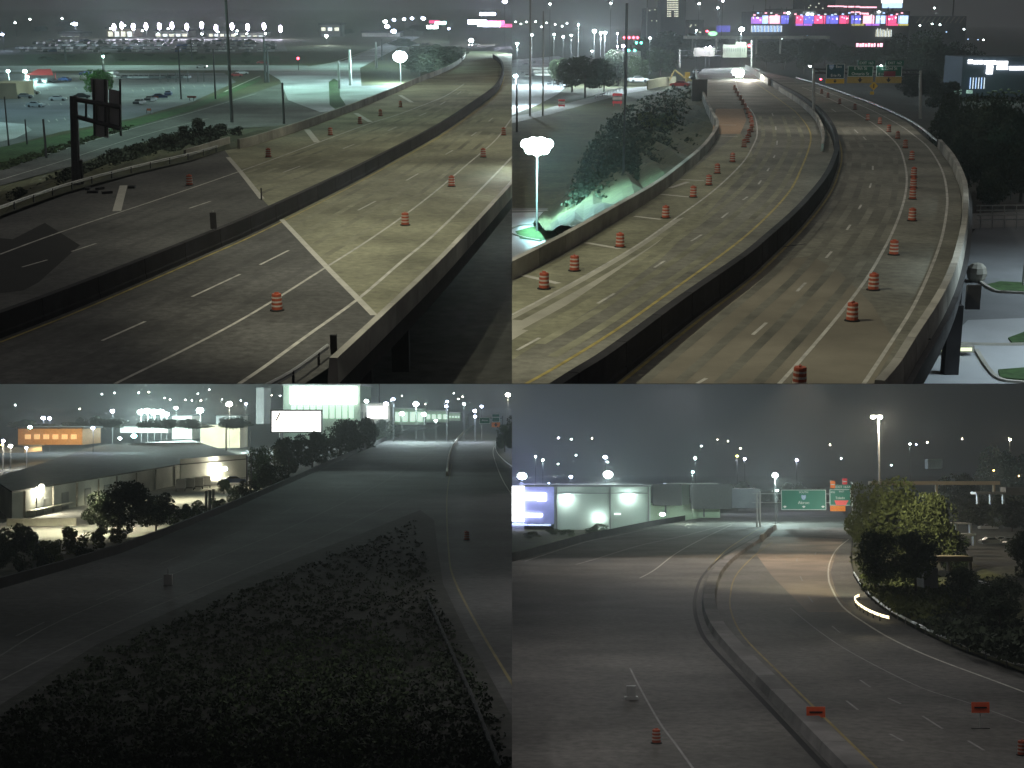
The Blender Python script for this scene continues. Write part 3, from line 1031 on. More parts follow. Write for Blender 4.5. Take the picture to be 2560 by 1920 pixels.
# shops behind the car lot
y0 = 1150
for U0, V0, U1, V1, m, lab in [(268, 72, 332, 96, M_wall_tan, 'low shop with a bright lit front at the left end of the lamp row'), (388, 78, 470, 96, M_wall_pale, 'pale low shop front in the middle of the lamp row'), (520, 78, 590, 97, M_wall_grey, 'grey shop front left of the tall mast'), (600, 82, 660, 100, M_wall_pale, 'pale shop front right of the tall mast'), (150, 84, 200, 104, M_wall_grey, 'dim grey shed left of the shops'), (800, 62, 850, 80, M_wall_grey, 'low dark building beyond the junction'), (905, 82, 1000, 92, M_wall_pale, 'pale long wall beyond the upper street')]:
    a = q.P(U0, V1, y0)
    t = thing('shop_building', lab, 'building', q, ((a.x + q.P(U1, V1, y0).x) / 2, y0, LZ))
    mb = MB(); b2 = q.P(U1, V0, y0); mb.box(((a.x + b2.x) / 2, y0 + 15, (LZ + b2.z) / 2), (b2.x - a.x, 30, b2.z - LZ)); part('wall', mb, m, t)
    mb = MB(); mb.box(((a.x + b2.x) / 2, y0 + 15, b2.z + 0.6), (b2.x - a.x + 2, 32, 1.2)); part('roof', mb, M_roof, t)
    n = max(2, int((U1 - U0) / 14))
    for i in range(n):
        mb = MB(); ww = (U1 - U0) / n; mb.slab(q, U0 + ww * (i + 0.2), V0 + 7, U0 + ww * (i + 0.8), V1 - 3, y0 - 0.4, 0.3)
        part('window', mb, E_dimwhite if i % 2 else E_window, t)

# lamps
for u, v in [(285, 68), (304, 64), (333, 67), (365, 66), (398, 66), (430, 64), (467, 67), (504, 63), (540, 70), (580, 66), (619, 68), (660, 66), (701, 72)]:
    lamp(q, u, v, 1060, 5.5, E_violet, 'white-violet lot lamp in the long row above the car lot', 'lamps above the car lot', power=16000, col=(0.85, 0.85, 1), sq=(0.8, 0.8, 1.5))
for u, v in [(276, 72), (312, 64), (356, 77), (420, 72), (545, 80), (593, 77), (617, 84), (505, 85), (395, 85), (664, 84), (590, 85), (180, 60), (155, 46), (75, 48), (38, 57)]:
    lamp(q, u, v, 1120, 2.2, E_white, 'small bright lamp scattered among the shop fronts', 'small lamps at the shops', power=0)
lamp(q, 188, 60, 1000, 5.5, E_blue, 'blue-white lamp alone over the left of the car lot', power=16000, col=(0.7, 0.8, 1))
lamp(q, 6, 86, 800, 3.5, E_blue, 'small blue lamp at the far left edge', power=4000, col=(0.6, 0.7, 1))
for u, v, r in [(62, 178, 7), (20, 178, 6), (70, 192, 4)]:
    lamp(q, u, v, 460, r * 0.7, E_white, 'bright teal-white lamp at the left end of the near lot', 'lamps at the left end of the near lot', power=14000, col=(0.6, 1, 0.95))
lamp(q, 258, 141, 520, 2.5, E_teal, 'teal lamp on the thin signal pole above the bright green tree', power=9000, col=(0.7, 1, 0.8))
lamp(q, 745, 146, 560, 3.2, E_red, 'red traffic signal glowing in front of the car lot', cat='traffic signal', name='traffic_signal', sq=(1, 1, 1))
lamp(q, 816, 90, 900, 4, E_white, 'green-white lamp right of the lot over the junction', power=9000)
lamp(q, 963, 54, 1200, 5, E_white, 'white lamp at the top above the upper street', 'lamps at the top of the upper street', power=0)
for u, v, r in [(985, 50, 4), (968, 66, 6), (984, 78, 6), (1010, 48, 4), (1030, 46, 4), (1058, 46, 5)]:
    lamp(q, u, v, 1100, r, E_blue, 'blue-white lamp in the cluster above the upper street', 'lamps at the top of the upper street', power=0)
lamp(q, 1000, 142, 470, 17, E_white_hot, 'dazzling round floodlight behind the far parapet', power=60000, col=(0.65, 0.95, 1), cat='floodlight', name='floodlight', sq=(1, 0.6, 0.8))
lamp(q, 1122, 72, 900, 3, E_blue, 'small blue lamp above the trees at the right', power=0)
for u, v, c in [(1085, 55, E_pink), (1100, 58, E_teal), (1080, 68, E_white)]:
    mb = MB(); mb.slab(q, u - 12, v - 4, u + 14, v + 3, 1000, 2); solo('lit_sign', mb, c, q, {55: 'pink lit sign strip above the trees', 58: 'teal lit sign strip above the trees', 68: 'white lit sign under the teal strip'}[v], 'sign')
for k, (u0, v0, u1, v1, e) in enumerate([(1170, 50, 1215, 60, E_blue), (1195, 56, 1250, 66, E_violet), (1215, 52, 1262, 62, E_pink), (1250, 60, 1280, 68, E_pink), (1200, 32, 1238, 38, E_blue)]):
    mb = MB(); mb.slab(q, u0, v0, u1, v1, 900 + k * 4, 2); solo('stadium_led_band', mb, e, q, ['blue LED band at the top right of the westward view', 'violet LED band beside the blue one', 'pink LED band crossing behind the violet one', 'pink LED band at the seam of the pictures', 'row of blue bulbs over the LED bands'][k], 'led sign')
lamp(q, 1262, 4, 900, 6, E_blue, 'blue floodlight at the very top by the seam', power=3000, col=(.6, .7, 1))
# oncoming car
car(q, q.g(1182, 116, 0), -1.9, 'white', 'oncoming car with bright headlights at the top of the curve', lit=True, s=1.2)
lamp(q, 1178, 101, q.g(1178, 114, 0).y, 6, E_white_hot, 'white glare of a lamp by the oncoming car on the curve', power=6000, pole=False, name='headlamp_cluster', cat='lamp')
# barricades at the road works
for u, v, lab in [(373, 285, 'amber barrel by the frontage road'), (385, 252, 'left striped barricade by the lot edge'), (480, 252, 'right striped barricade by the lot edge')]:
    c = q.g(u, v, LZ)
    t = thing('barricade', lab, 'barricade', q, c)
    mb = MB(); mb.box((0, 0, 1.0), (2.4 if 'striped' in lab else 1.0, 0.1, 0.5)); part('board', mb, M_orange, t, False)
    for sx in (-0.5, 0.5):
        mb = MB(); mb.box((sx, 0, 0.5), (0.1, 0.5, 1.0)); part('leg', mb, M_steel_dk, t, False)
mb = MB(); mb.slab(q, -30, 208, 40, 248, 390, 14)
solo('shed', mb, M_wall_tan, q, 'brown flat roofed shed at the left edge of the lot', 'shed')
mb = MB()
a, b = q.g(70, 206, LZ), q.g(140, 206, LZ)
for p in (a, b):
    mb.tube(p, p + Vector((0, 0, 3)), 0.1)
mb.add([a + Vector((0, -2, 2.4)), b + Vector((0, -2, 2.4)), b + Vector((-2, 2, 4.2)), a + Vector((3, 2, 4.2))], [(0, 1, 2, 3)])
solo('awning', mb, M_paint['red'], q, 'reddish sloping awning behind the dark parked cars', 'awning')

# high lamps over the road, above the frame
light(q, (-24, 190, 34), 12000, (1, 0.98, 0.76), 0.6, 80, (-6, 125, 0), 0.6)
light(q, (-8, 200, 34), 15000, (1, 0.98, 0.74), 0.6, 110, (-16, 190, 0), 0.6)
light(q, (-20, 330, 42), 26000, (0.95, 0.92, 0.9), 0.6, 110, (-22, 320, 0), 0.6)
light(q, (-70, 195, 35), 24000, (0.9, 0.95, 0.9), 0.6, 110, (-75, 210, 0), 0.6)
for x, yy, pw, cc in [(-130, 340, 40000, (0.5, 0.9, 1)), (-60, 430, 60000, (0.5, 1, 0.78)), (-90, 300, 20000, (0.5, 1, 0.85)), (-160, 600, 50000, (0.55, 1, 0.8)), (-60, 600, 70000, (0.55, 1, 0.82)), (-30, 330, 16000, (0.6, 1, 0.9)), (-110, 850, 60000, (0.65, 0.9, 1)), (-230, 850, 60000, (0.65, 0.9, 1)), (-60, 480, 40000, (0.6, 1, 0.88)), (-190, 420, 30000, (0.45, 0.95, 0.95))]:
    light(q, (x, yy, 32), pw, cc, 0.6, 130, (x, yy, LZ), 0.6)

# ================================================================== NORTH-WEST VIEW (upper right)
q = TR
LZ = q.land
ground_sheet(q, LZ - 1.0, M_soil)
ledge(q)
L_par = [(1180, 752), (1280, 701), (1410, 631), (1540, 553), (1642, 490), (1700, 444), (1757, 393), (1788, 352), (1797, 325), (1785, 300), (1770, 268), (1757, 235), (1748, 205), (1742, 185)]
R_par_in = [(2180, 1010), (2222, 959), (2262, 894), (2330, 787), (2372, 697), (2398, 596), (2405, 509), (2398, 465), (2375, 412), (2343, 369), (2300, 333), (2270, 307), (2220, 280), (2150, 251), (2080, 226), (2020, 205), (1960, 190), (1900, 178)]
med_L = [(1250, 1015), (1346, 959), (1511, 856), (1642, 772), (1772, 677), (1920, 564), (1998, 500), (2046, 440), (2064, 385), (2064, 345), (2050, 305), (2025, 275), (1990, 248), (1950, 225), (1910, 200), (1880, 180), (1868, 170)]
med_R = [(1180, 1260), (1350, 1095), (1440, 1025), (1535, 959), (1714, 813), (1859, 703), (1920, 648), (2001, 567), (2065, 483), (2092, 420), (2096, 382), (2086, 343), (2062, 305), (2030, 275), (1995, 250), (1950, 226), (1912, 201), (1882, 181)]
# deck
mb = MB()
mb.poly(gp(q, L_par + [(1760, 172), (1860, 168), (1900, 172)] + R_par_in[::-1] + [(2100, 1150), (1200, 1150), (1000, 900)], 0, 0))
struct('bridge_deck', mb, M_deck_grey, q)
# concrete lanes on the near left, sheet above
area(q, [(1140, 800), (1280, 705), (1410, 640), (1560, 545), (1700, 448), (1850, 330), (1890, 400), (1780, 520), (1660, 640), (1500, 760), (1280, 900), (1140, 1000)], 0.004, M_deck, 'concrete_lanes')
area(q, [(1280, 790), (1439, 704), (1584, 620), (1685, 550), (1720, 540), (1640, 610), (1480, 720), (1330, 820), (1280, 850)], 0.008, mat('polished_lane', (0.33, 0.32, 0.26), 0.6, 0.15, 0.4, scale2=0.08), 'worn_lane')
area(q, [(1560, 1000), (1730, 815), (1870, 705), (1930, 650), (2030, 640), (2100, 680), (2180, 760), (2240, 860), (2160, 1000)], 0.004, mat('brown_concrete', (0.20, 0.183, 0.14), 0.8, 0.15, 0.3, scale2=0.06), 'brown_lanes')
# land to the west, lower
mb = MB(); mb.poly(gp(q, [(900, 1100), (1100, 850), (1280, 720), (1540, 560), (1740, 395), (1750, 300), (1735, 215), (1700, 170), (1700, 100), (1500, 62), (500, 62), (300, 300)], LZ, 0)); struct('field', mb, M_verge, q)
area(q, [(1140, 300), (1280, 288), (1345, 262), (1395, 235), (1420, 212), (1400, 200), (1395, 165), (1420, 150), (1395, 140), (1280, 150), (1140, 160)], LZ + 0.04, M_lot_pale, 'street')
area(q, [(1140, 330), (1280, 308), (1380, 285), (1460, 262), (1560, 235), (1640, 222), (1660, 210), (1560, 222), (1470, 245), (1400, 262), (1320, 285), (1140, 312)], LZ + 0.05, M_street, 'side_road')
area(q, [(1100, 560), (1280, 530), (1440, 522), (1470, 540), (1380, 600), (1280, 650), (1100, 800)], LZ + 0.05, M_lot_pale, 'car_park')
area(q, [(1288, 578), (1330, 566), (1385, 572), (1400, 590), (1350, 602), (1300, 596)], LZ + 0.12, M_grass, 'grass_island')
for pts in ([(1270, 577), (1300, 566), (1338, 564)], [(1270, 583), (1310, 596), (1352, 605)]):
    mb = MB(); mb.sweep(gp(q, pts, LZ), [(0.1, LZ), (0.1, LZ + 0.2), (-0.1, LZ + 0.2), (-0.1, LZ)]); struct('kerb', mb, M_conc, q)
area(q, [(1100, 520), (1280, 520), (1480, 520), (1500, 527), (1280, 532), (1100, 535)], LZ + 0.07, M_street, 'lane')
for v in (527, 541):
    line(q, [(1200, v), (1480, v - 2)], 0.4, M_white, base=LZ + 0.1)
# weedy slope below the left carriageway
loft(q, [(1500, 575), (1600, 512), (1700, 440), (1757, 388), (1795, 335), (1785, 300), (1770, 265), (1757, 235), (1748, 200)], [(1330, 560), (1400, 480), (1450, 400), (1480, 340), (1520, 290), (1560, 262), (1610, 240), (1660, 222), (1690, 205)], -0.3, LZ + 0.02, M_verge, 'slope', 8, 0.6)
ground_cover(q, [(1420, 520), (1470, 380), (1520, 295), (1620, 240), (1720, 215), (1775, 290), (1770, 350), (1700, 420), (1600, 495)], 1500, 0.8, M_leaf_dk, -4, slope=lambda u, v: -4.2 + (u - 1400) / 400 * 2.5, name='weeds', seed=11)
ground_cover(q, [(1590, 292), (1640, 275), (1750, 285), (1765, 320), (1700, 330), (1610, 318)], 220, 0.6, M_leaf_lt, -2.5, name='weeds', seed=12)
# parapets and walls
P = [q.g(p.x, p.y, 0) for p in spl(L_par, 5)]
wall_panels(q, 'pale topped parapet on the left of the north-west view, bending up to the slope', P, [(0, 0), (0, 1.3), (0.5, 1.3), (0.5, -0.6), (0.0, -0.6)], M_conc, 'bridge_parapet', 'parapet')
P = [q.g(p.x, p.y, 0) for p in spl(R_par_in[:10], 5)]
t = wall_panels(q, 'broad pale parapet sweeping round the right of the north-west view', P, [(0, 0), (-0.05, 1.15), (-0.5, 1.15), (-0.62, 0.3), (-0.62, -0.2), (0, -0.2)], M_conc, 'bridge_parapet', 'parapet', 5.0)
mb = MB(); mb.sweep(P, [(-0.15, -0.2), (-0.95, -0.2), (-0.95, -0.45), (-0.75, -0.45), (-0.75, -2.0), (-0.15, -2.0)]); part('girder', mb, M_steel_dk, t)
for u, v in ((2300, 880), (2392, 690), (2400, 560)):
    c = q.g(u, v, 0); mb = MB(); mb.box((c.x + 0.0, c.y, -4.6), (1.0, 1.0, 5.2)); part('pier', mb, M_conc_dark, t)
mb = MB(); c = q.P(2420, 735, q.g(2372, 735, 0).y); mb.box((c.x + 0.35, c.y, c.z - 0.2), (0.9, 0.25, 1.6))
solo('junction_box', mb, M_steel_dk, q, 'dark box bracketed to the outside of the right parapet', 'box')
guard_rail(q, [(2343, 362), (2299, 325), (2250, 296), (2180, 264), (2110, 238), (2050, 216), (1990, 198)], 0, 'thin pale guard rail continuing beyond the broad right parapet', post_every=8)
P = [q.g(p.x, p.y, 0) for p in spl(med_R, 5)]
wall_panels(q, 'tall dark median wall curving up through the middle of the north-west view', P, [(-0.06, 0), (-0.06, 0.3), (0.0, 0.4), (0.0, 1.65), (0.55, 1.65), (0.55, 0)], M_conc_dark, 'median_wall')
mb = MB(); P2 = gp(q, [(2058, 380), (2060, 345), (2044, 303), (2015, 272), (1985, 250), (1950, 228)], 0)
mb.sweep(P2, [(0, 0), (0, 1.1), (0.35, 1.1), (0.35, 0)])
solo('concrete_barrier', mb, M_conc, q, 'lighter buff barrier on the left of the median wall bend', 'barrier', loc=P2[0])
mb = MB(); P2 = gp(q, [(1925, 214), (1905, 198), (1885, 184), (1866, 174)], 0)
mb.sweep(P2, [(0, 0), (0, 1.8), (0.6, 1.8), (0.6, 0)])
solo('concrete_barrier', mb, M_conc, q, 'barrier end lit by the oncoming headlights at the top of the road', 'barrier', loc=P2[0])

# lines
line(q, [(1150, 850), (1280, 787), (1439, 703), (1584, 619), (1685, 549), (1780, 480), (1853, 411), (1882, 365), (1893, 333), (1886, 289), (1861, 257), (1845, 225), (1838, 200)], 0.2, M_white)
dashes(q, [((1292, 876), (1349, 845)), ((1494, 759), (1536, 734)), ((1636, 669), (1662, 652)), ((1728, 603), (1754, 587)), ((1804, 545), (1820, 532)), ((1857, 500), (1869, 492)), ((1896, 461), (1903, 451)), ((1918, 428), (1923, 420)), ((1934, 395), (1937, 388)), ((1942, 362), (1943, 352)), ((1940, 325), (1939, 316)), ((1933, 290), (1930, 283))], 0.2, M_white)
line(q, [(1300, 968), (1400, 912), (1540, 825), (1700, 712), (1800, 640), (1887, 570), (1969, 485), (2004, 419), (2026, 356), (2021, 321), (1992, 283), (1963, 260), (1920, 229), (1885, 205)], 0.22, M_yellow)
line(q, [(1470, 1020), (1555, 955), (1728, 816), (1868, 708), (1930, 652), (2010, 570), (2074, 486), (2100, 420), (2104, 382), (2095, 345), (2072, 308), (2040, 277), (1998, 248), (1950, 222)], 0.2, M_yellow)
dashes(q, [((1743, 959), (1766, 946)), ((1882, 837), (1916, 807)), ((1992, 729), (2014, 707)), ((2065, 645), (2079, 629)), ((2117, 575), (2126, 562)), ((2147, 523), (2153, 512)), ((2174, 470), (2178, 458)), ((2182, 425), (2182, 415)), ((2165, 350), (2158, 342)), ((2145, 333), (2136, 324)), ((2090, 280), (2078, 272))], 0.2, M_white)
line(q, [(1910, 1000), (1949, 959), (1998, 905), (2082, 807), (2160, 706), (2209, 625), (2241, 558), (2261, 497), (2267, 448), (2261, 405), (2247, 367), (2215, 333), (2180, 307), (2137, 281), (2094, 257), (2050, 236), (2005, 218)], 0.22, M_white)
line(q, [(2130, 1000), (2160, 959), (2224, 862), (2282, 769), (2325, 677), (2354, 596), (2367, 523), (2367, 480), (2360, 440), (2345, 405), (2319, 367), (2282, 336), (2244, 310), (2180, 276), (2110, 246), (2040, 220)], 0.22, M_white)
for a, b in (((1306, 688), (1396, 709)), ((1465, 607), (1549, 622)), ((1587, 541), (1653, 549)), ((1653, 486), (1725, 493)), ((1675, 470), (1720, 455)), ((1700, 449), (1760, 452)), ((1795, 340), (1845, 342)), ((1790, 312), (1840, 313))):
    line(q, [a, b], 0.55, M_joint, 'hatch_mark', 0.018, n=0)
for a, b in (((1955, 618), (2015, 610)), ((1985, 355), (2060, 352)), ((2075, 362), (2245, 352))):
    line(q, [a, b], 0.25, M_conc_dark, 'expansion_joint', 0.016, n=0)
area(q, [(1780, 335), (1790, 272), (1858, 272), (1866, 300), (1850, 335)], 0.006, mat('orange_tinted_concrete', (0.36, 0.25, 0.16), 0.8, 0.12, 0.4), 'ramp_patch')

M_track_grey = mat('tyre_track_grey_concrete', (0.155, 0.152, 0.122), 0.75, 0.25, 0.8, scale2=0.1)
# wheel paths
tracks(q, [(1280, 787), (1439, 703), (1584, 619), (1685, 549), (1780, 480), (1853, 411), (1882, 365), (1893, 333), (1886, 289)], [(1400, 912), (1540, 825), (1700, 712), (1800, 640), (1887, 570), (1969, 485), (2004, 419), (2026, 356), (2000, 290)], (0.12, 0.34, 0.62, 0.86), 0.6, M_track_deck, z=0.0085)
tracks(q, [(1555, 955), (1728, 816), (1868, 708), (1930, 652), (2010, 570), (2074, 486), (2100, 420), (2104, 382), (2095, 345), (2072, 308)], [(1949, 959), (1998, 905), (2082, 807), (2160, 706), (2209, 625), (2241, 558), (2261, 497), (2261, 405), (2247, 367), (2180, 307)], (0.13, 0.36, 0.62, 0.86), 0.6, M_track_grey, z=0.0085)
# drums
g = 'drums along the left carriageway'
D = [(1360, 722, 'nearest striped drum at the lower left beside a hatch bar'), (1436, 677, 'second nearest drum on the left shoulder, with no hatch bar'), (1550, 618, 'drum at the right end of the second hatch bar from the seam'), (1664, 545, 'drum at the right end of the third hatch bar'), (1733, 493, 'drum at the right end of the fourth hatch bar'), (1772, 463, 'drum just left of the white line, below a paler one'), (1793, 434, 'pale banded drum above the fourth hatch bar'), (1831, 405, 'drum alone near the top of the straight white line')]
for u, v, l in D:
    drum(q, u, v, l, g)
for i, (u, v) in enumerate([(1860, 368), (1868, 356), (1872, 342), (1878, 330), (1880, 318), (1878, 306), (1874, 295), (1869, 284), (1863, 273), (1857, 262), (1851, 251), (1845, 241), (1840, 232), (1836, 224)]):
    drum(q, u, v, '%s drum up in the tight packed bend of drums by the curving line' % ordinal(i), g)
g = 'drums along the right carriageway'
D = [(1998, 972, 'drum cut off by the bottom edge of the north-west view'), (2130, 802, 'nearest whole drum standing on the right white line, with long shadow'), (2183, 725, 'second whole drum up the right white line'), (2234, 637, 'third whole drum up the right white line, just right of it'), (2280, 552, 'fourth whole drum, right of the line where it steepens'), (2281, 498, 'lower drum of the stacked looking trio right of the line'), (2283, 470, 'middle drum of the stacked looking trio right of the line'), (2284, 443, 'upper drum of the stacked looking trio right of the line'), (2279, 400, 'drum just above the stacked looking trio'), (2263, 370, 'drum with a dark shadow where the line starts to bend left'), (2244, 347, 'dim drum in the shaded part of the bend'), (2222, 330, 'second dim drum in the shaded part of the bend'), (2199, 310, 'orange drum above the two dim ones'), (2169, 301, 'drum standing on the line to the left of an orange one'), (2137, 274, 'reddish drum below the green signs'), (2099, 260, 'pale drum below the left green sign'), (2070, 244, 'small pale drum near the left gantry post'), (2054, 234, 'smallest drum beside the left gantry post')]
for u, v, l in D:
    drum(q, u, v, l, g)
mb = MB(); c = q.g(2296, 850); mb.box((c.x, c.y, 0.12), (0.5, 0.35, 0.25)); mb.tube((c.x - 0.6, c.y, 0.03), (c.x + 0.7, c.y + 0.1, 0.03), 0.03)
solo('debris', mb, M_conc_dark, q, 'small dark debris lying on the right shoulder', 'debris')

# gantry with green signs
yg = q.g(2034, 287, 0.3).y


def gantry_post(mb, u, v0, v1, r=0.22):
    a, b = q.P(u, v0, yg), q.P(u, v1, yg)
    mb.tube(b, a, r, r * 0.85, 10)


root = thing('sign_gantry', 'steel gantry with two tall pale posts carrying the green signs', 'gantry', q, q.P(2034, 287, yg))
for u, v0, v1 in ((2034, 172, 287), (2301, 176, 297)):
    mb = MB(); gantry_post(mb, u, v0, v1, 0.30); part('post', mb, M_steel, root)
for v in (172, 182):
    mb = MB(); mb.tube(q.P(2034, v, yg), q.P(2301, v + 4, yg), 0.14, n=8); part('chord', mb, M_steel_dk, root)
for i in range(9):
    u = 2040 + i * 31
    mb = MB(); mb.tube(q.P(u, 172, yg), q.P(u + 16, 185, yg), 0.06, n=5); part('brace', mb, M_steel_dk, root)


def road_sign(q, U0, V0, U1, V1, y, m, label, lines, strip=None, tab=None, border=True, tabtext=None, stripm=None, arrows=1, shield=None, tcol=None):
    a, b = q.P(U0, V1, y), q.P(U1, V0, y)
    w, h = b.x - a.x, b.z - a.z
    cx = (a.x + b.x) / 2
    t = thing('road_sign', label, 'road sign', q, (cx, y, a.z))
    tc = tcol or M_sign_white
    mb = MB(); mb.box((0, 0, h / 2), (w, 0.12, h)); pn = part('panel', mb, m, t, False)
    px = q.m(y)
    if border:
        mb = MB(); e = 1.1 * px; k = 0.05
        for zz in (e, h - e):
            mb.box((0, -0.075, zz), (w - 2 * e, k, e))
        for xx in (-w / 2 + e, w / 2 - e):
            mb.box((xx, -0.08, h / 2), (e, k, h - 2 * e))
        subpart('border', mb, tc, pn)
    if tab:
        tu0, tv0, tu1 = tab
        x0, x1 = (tu0 - (U0 + U1) / 2) * px, (tu1 - (U0 + U1) / 2) * px
        th = (V0 - tv0) * px
        mb = MB(); mb.box(((x0 + x1) / 2, 0, h + th / 2 + 0.01), (x1 - x0, 0.12, th)); part('exit_tab', mb, m, t, False)
        if tabtext:
            text(q, tabtext, th * 0.75, t, ((x0 + x1) / 2, -0.09, h + th / 2), tc)
    if strip:
        sh = strip * px
        mb = MB(); mb.box((0, -0.02, -sh / 2 - 0.01), (w, 0.14, sh)); part('exit_only_strip', mb, stripm, t, False)
        for i in range(arrows):
            xx = (i - (arrows - 1) / 2) * w * 0.5
            mb = MB(); s = sh * 0.4
            mb.add([(xx - s, -0.11, -sh * 0.4), (xx + s, -0.11, -sh * 0.4), (xx, -0.11, -sh * 0.92), (xx - s, -0.1, -sh * 0.4), (xx + s, -0.1, -sh * 0.4), (xx, -0.1, -sh * 0.92)], [(0, 2, 1), (0, 1, 4, 3), (1, 2, 5, 4), (2, 0, 3, 5)])
            mb.box((xx, -0.105, -sh * 0.25), (s * 0.6, 0.03, sh * 0.3))
            part('arrow', mb, M_black, t, False)
    for body, u, v, size in lines:
        text(q, body, size * px, pn, ((u - (U0 + U1) / 2) * px, -0.09, (V1 - v) * px), tc)
    if shield:
        u, v, s, num = shield
        mb = MB(); xx, zz, r = (u - (U0 + U1) / 2) * px, (V1 - v) * px, s * px / 2
        pts = [(-0.8, 1), (0, 0.85), (0.8, 1), (0.95, 0.2), (0.6, -0.6), (0, -1), (-0.6, -0.6), (-0.95, 0.2)]
        board(mb, [(xx + r * i, -0.12, zz + r * j) for i, j in pts][::-1], 0.03)
        part('route_shield', mb, mat('shield_blue', (0.35, 0.5, 0.7), 0.5, 0.05), t, False)
        if num:
            text(q, num, r * 1.0, t, (xx, -0.13, zz), M_sign_white)
    return t


ys = yg - 0.5
road_sign(q, 2064, 159, 2113, 197, ys, M_green_b, 'left green gantry sign with a blue shield over the amber strip', [('East', 2096, 168, 9), ('Erie Pa', 2090, 189, 9)], 11, stripm=M_sign_yellow, shield=(2078, 169, 13, '90'))
road_sign(q, 2118, 164, 2184, 192, ys, M_green, 'middle green gantry sign reading two destinations over the faded strip', [('E 9th St', 2151, 172, 10), ('Ontario St', 2151, 185, 10)], 15, tab=(2144, 152, 2185), tabtext='EXIT 163', stripm=M_sign_olive)
road_sign(q, 2189, 164, 2256, 192, ys, M_green, 'right green gantry sign with a dark red patch over the faded strip', [('E 22nd St', 2223, 172, 10), ('E 14th St', 2212, 186, 8)], 15, tab=(2213, 152, 2257), tabtext='EXIT 162', stripm=M_sign_olive)
mb = MB(); mb.slab(q, 2209, 178, 2239, 191, ys - 0.14, 0.03)
solo('closure_patch', mb, mat('dark_red_patch', (0.22, 0.03, 0.05), 0.6), q, 'dark red closure patch laid over the right green sign', 'sign patch')
c = q.P(2183, 238, yg - 1)
t = thing('warning_sign', 'yellow diamond warning sign with a small plate, below the gantry', 'sign', q, c)
r = 10.5 * q.m(yg)
mb = MB(); board(mb, [(0, 0, 1.1 * r + 2 * r), (r, 0, 2 * r + 0.1 * r), (0, 0, 1.1 * r), (-r, 0, 2.1 * r)], 0.08); part('diamond', mb, M_sign_yellow, t, False)
mb = MB(); mb.box((0, -0.04, 2.1 * r), (r * 0.22, 0.04, r * 0.9)); part('symbol', mb, M_black, t, False)
mb = MB(); mb.box((-r * 0.3, 0, 0.5 * r), (r * 0.9, 0.08, r * 0.7)); part('plate', mb, M_sign_yellow, t, False)
mb = MB(); mb.tube((0, 0.12, 0), (0, 0.12, 2 * r), 0.06); part('post', mb, M_steel, t, False)
lamp(q, 2025, 166, yg, 2.5, E_white, 'small white lamp at the top of the left gantry post', pole=False)
lamp(q, 2203, 164, yg - 1, 1.8, E_white, 'tiny lamp on the right green sign', pole=False)
lamp(q, 2052, 198, yg + 60, 2.8, E_red, 'red tail light glowing beside the left gantry post', pole=False, name='tail_light', cat='tail light')

# far gantry with pale sign backs
yf = q.g(1700, 168, 0).y
t = thing('sign_gantry', 'far gantry with unlit pale sign boards across the left carriageway', 'gantry', q, q.P(1790, 168, yf))
for u, v0, v1 in ((1699, 122, 168), (1879, 100, 178)):
    mb = MB(); mb.tube(q.P(u, v1, yf), q.P(u, v0, yf), 0.35, 0.28, 8); part('post', mb, M_conc, t)
for v in (127, 139):
    mb = MB(); mb.tube(q.P(1697, v, yf), q.P(1881, v, yf), 0.2, n=6); part('chord', mb, M_steel_dk, t)
M_palesign = mat('pale_sign_back', (0.13, 0.135, 0.10), 0.6, 0.2, 0.3)
for u0, v0, u1, v1 in ((1734, 119, 1788, 141), (1807, 112, 1868, 144), (1839, 105, 1866, 113)):
    mb = MB(); mb.slab(q, u0, v0, u1, v1, yf - 1, 0.3); part('sign_board', mb, M_palesign, t)
for i in range(10):
    mb = MB(); u = 1811 + i * 5.5; mb.slab(q, u, 120, u + 2, 129, yf - 1.2, 0.15); part('sign_rib', mb, M_conc_dark, t)

# car with headlights
c = q.g(1846, 196, 0)
car(q, c, -1.65, 'white', 'oncoming car with blazing headlights beside the barrier end', lit=True, s=1.3)
for du in (-7, 8):
    lamp(q, 1845 + du, 181 + du * 0.2, c.y - 6, 8, E_white_hot, 'dazzling %s headlamp of the oncoming car' % ('left' if du < 0 else 'right'), power=0, pole=False, name='headlamp', cat='headlamp', sq=(1, 0.5, 1))
light(q, c + Vector((1.5, -7, 1.2)), 50000, (1, 0.9, 0.75), 0.4, 120, q.g(1862, 260, 0), 0.8)

# trees
for u, vb, vt, w, k in [(1462, 245, 128, 150, 'dark'), (1430, 230, 135, 90, 'dark'), (1510, 235, 150, 90, 'dark'), (1545, 215, 125, 80, 'dark'), (1610, 180, 95, 90, 'dark'), (1655, 175, 80, 110, 'dark'), (1700, 170, 75, 100, 'dark'), (1650, 190, 120, 90, 'mid'), (1395, 215, 140, 60, 'mid'), (1590, 205, 140, 80, 'mid'), (1740, 140, 88, 90, 'dark'), (1790, 135, 92, 80, 'dark')]:
    tree(q, u, vb, vt, w, 'dark leafy tree in the grove left of the far gantry', k, LZ, group='trees left of the far gantry')
for i, (u, vb, vt, w) in enumerate([(1915, 170, 95, 80), (1960, 175, 92, 100), (2010, 185, 98, 90), (2060, 170, 100, 80), (2110, 185, 105, 100), (2165, 185, 112, 90), (2215, 190, 100, 100), (2265, 205, 85, 110), (2310, 215, 78, 120), (2360, 230, 90, 110), (2400, 230, 110, 90), (2440, 230, 130, 90), (2300, 260, 170, 110), (2350, 290, 190, 120), (2290, 240, 180, 60)]):
    tree(q, u, vb, vt, w, 'black looking tree in the belt behind the green gantry signs', 'dark', LZ, group='trees behind the green signs')
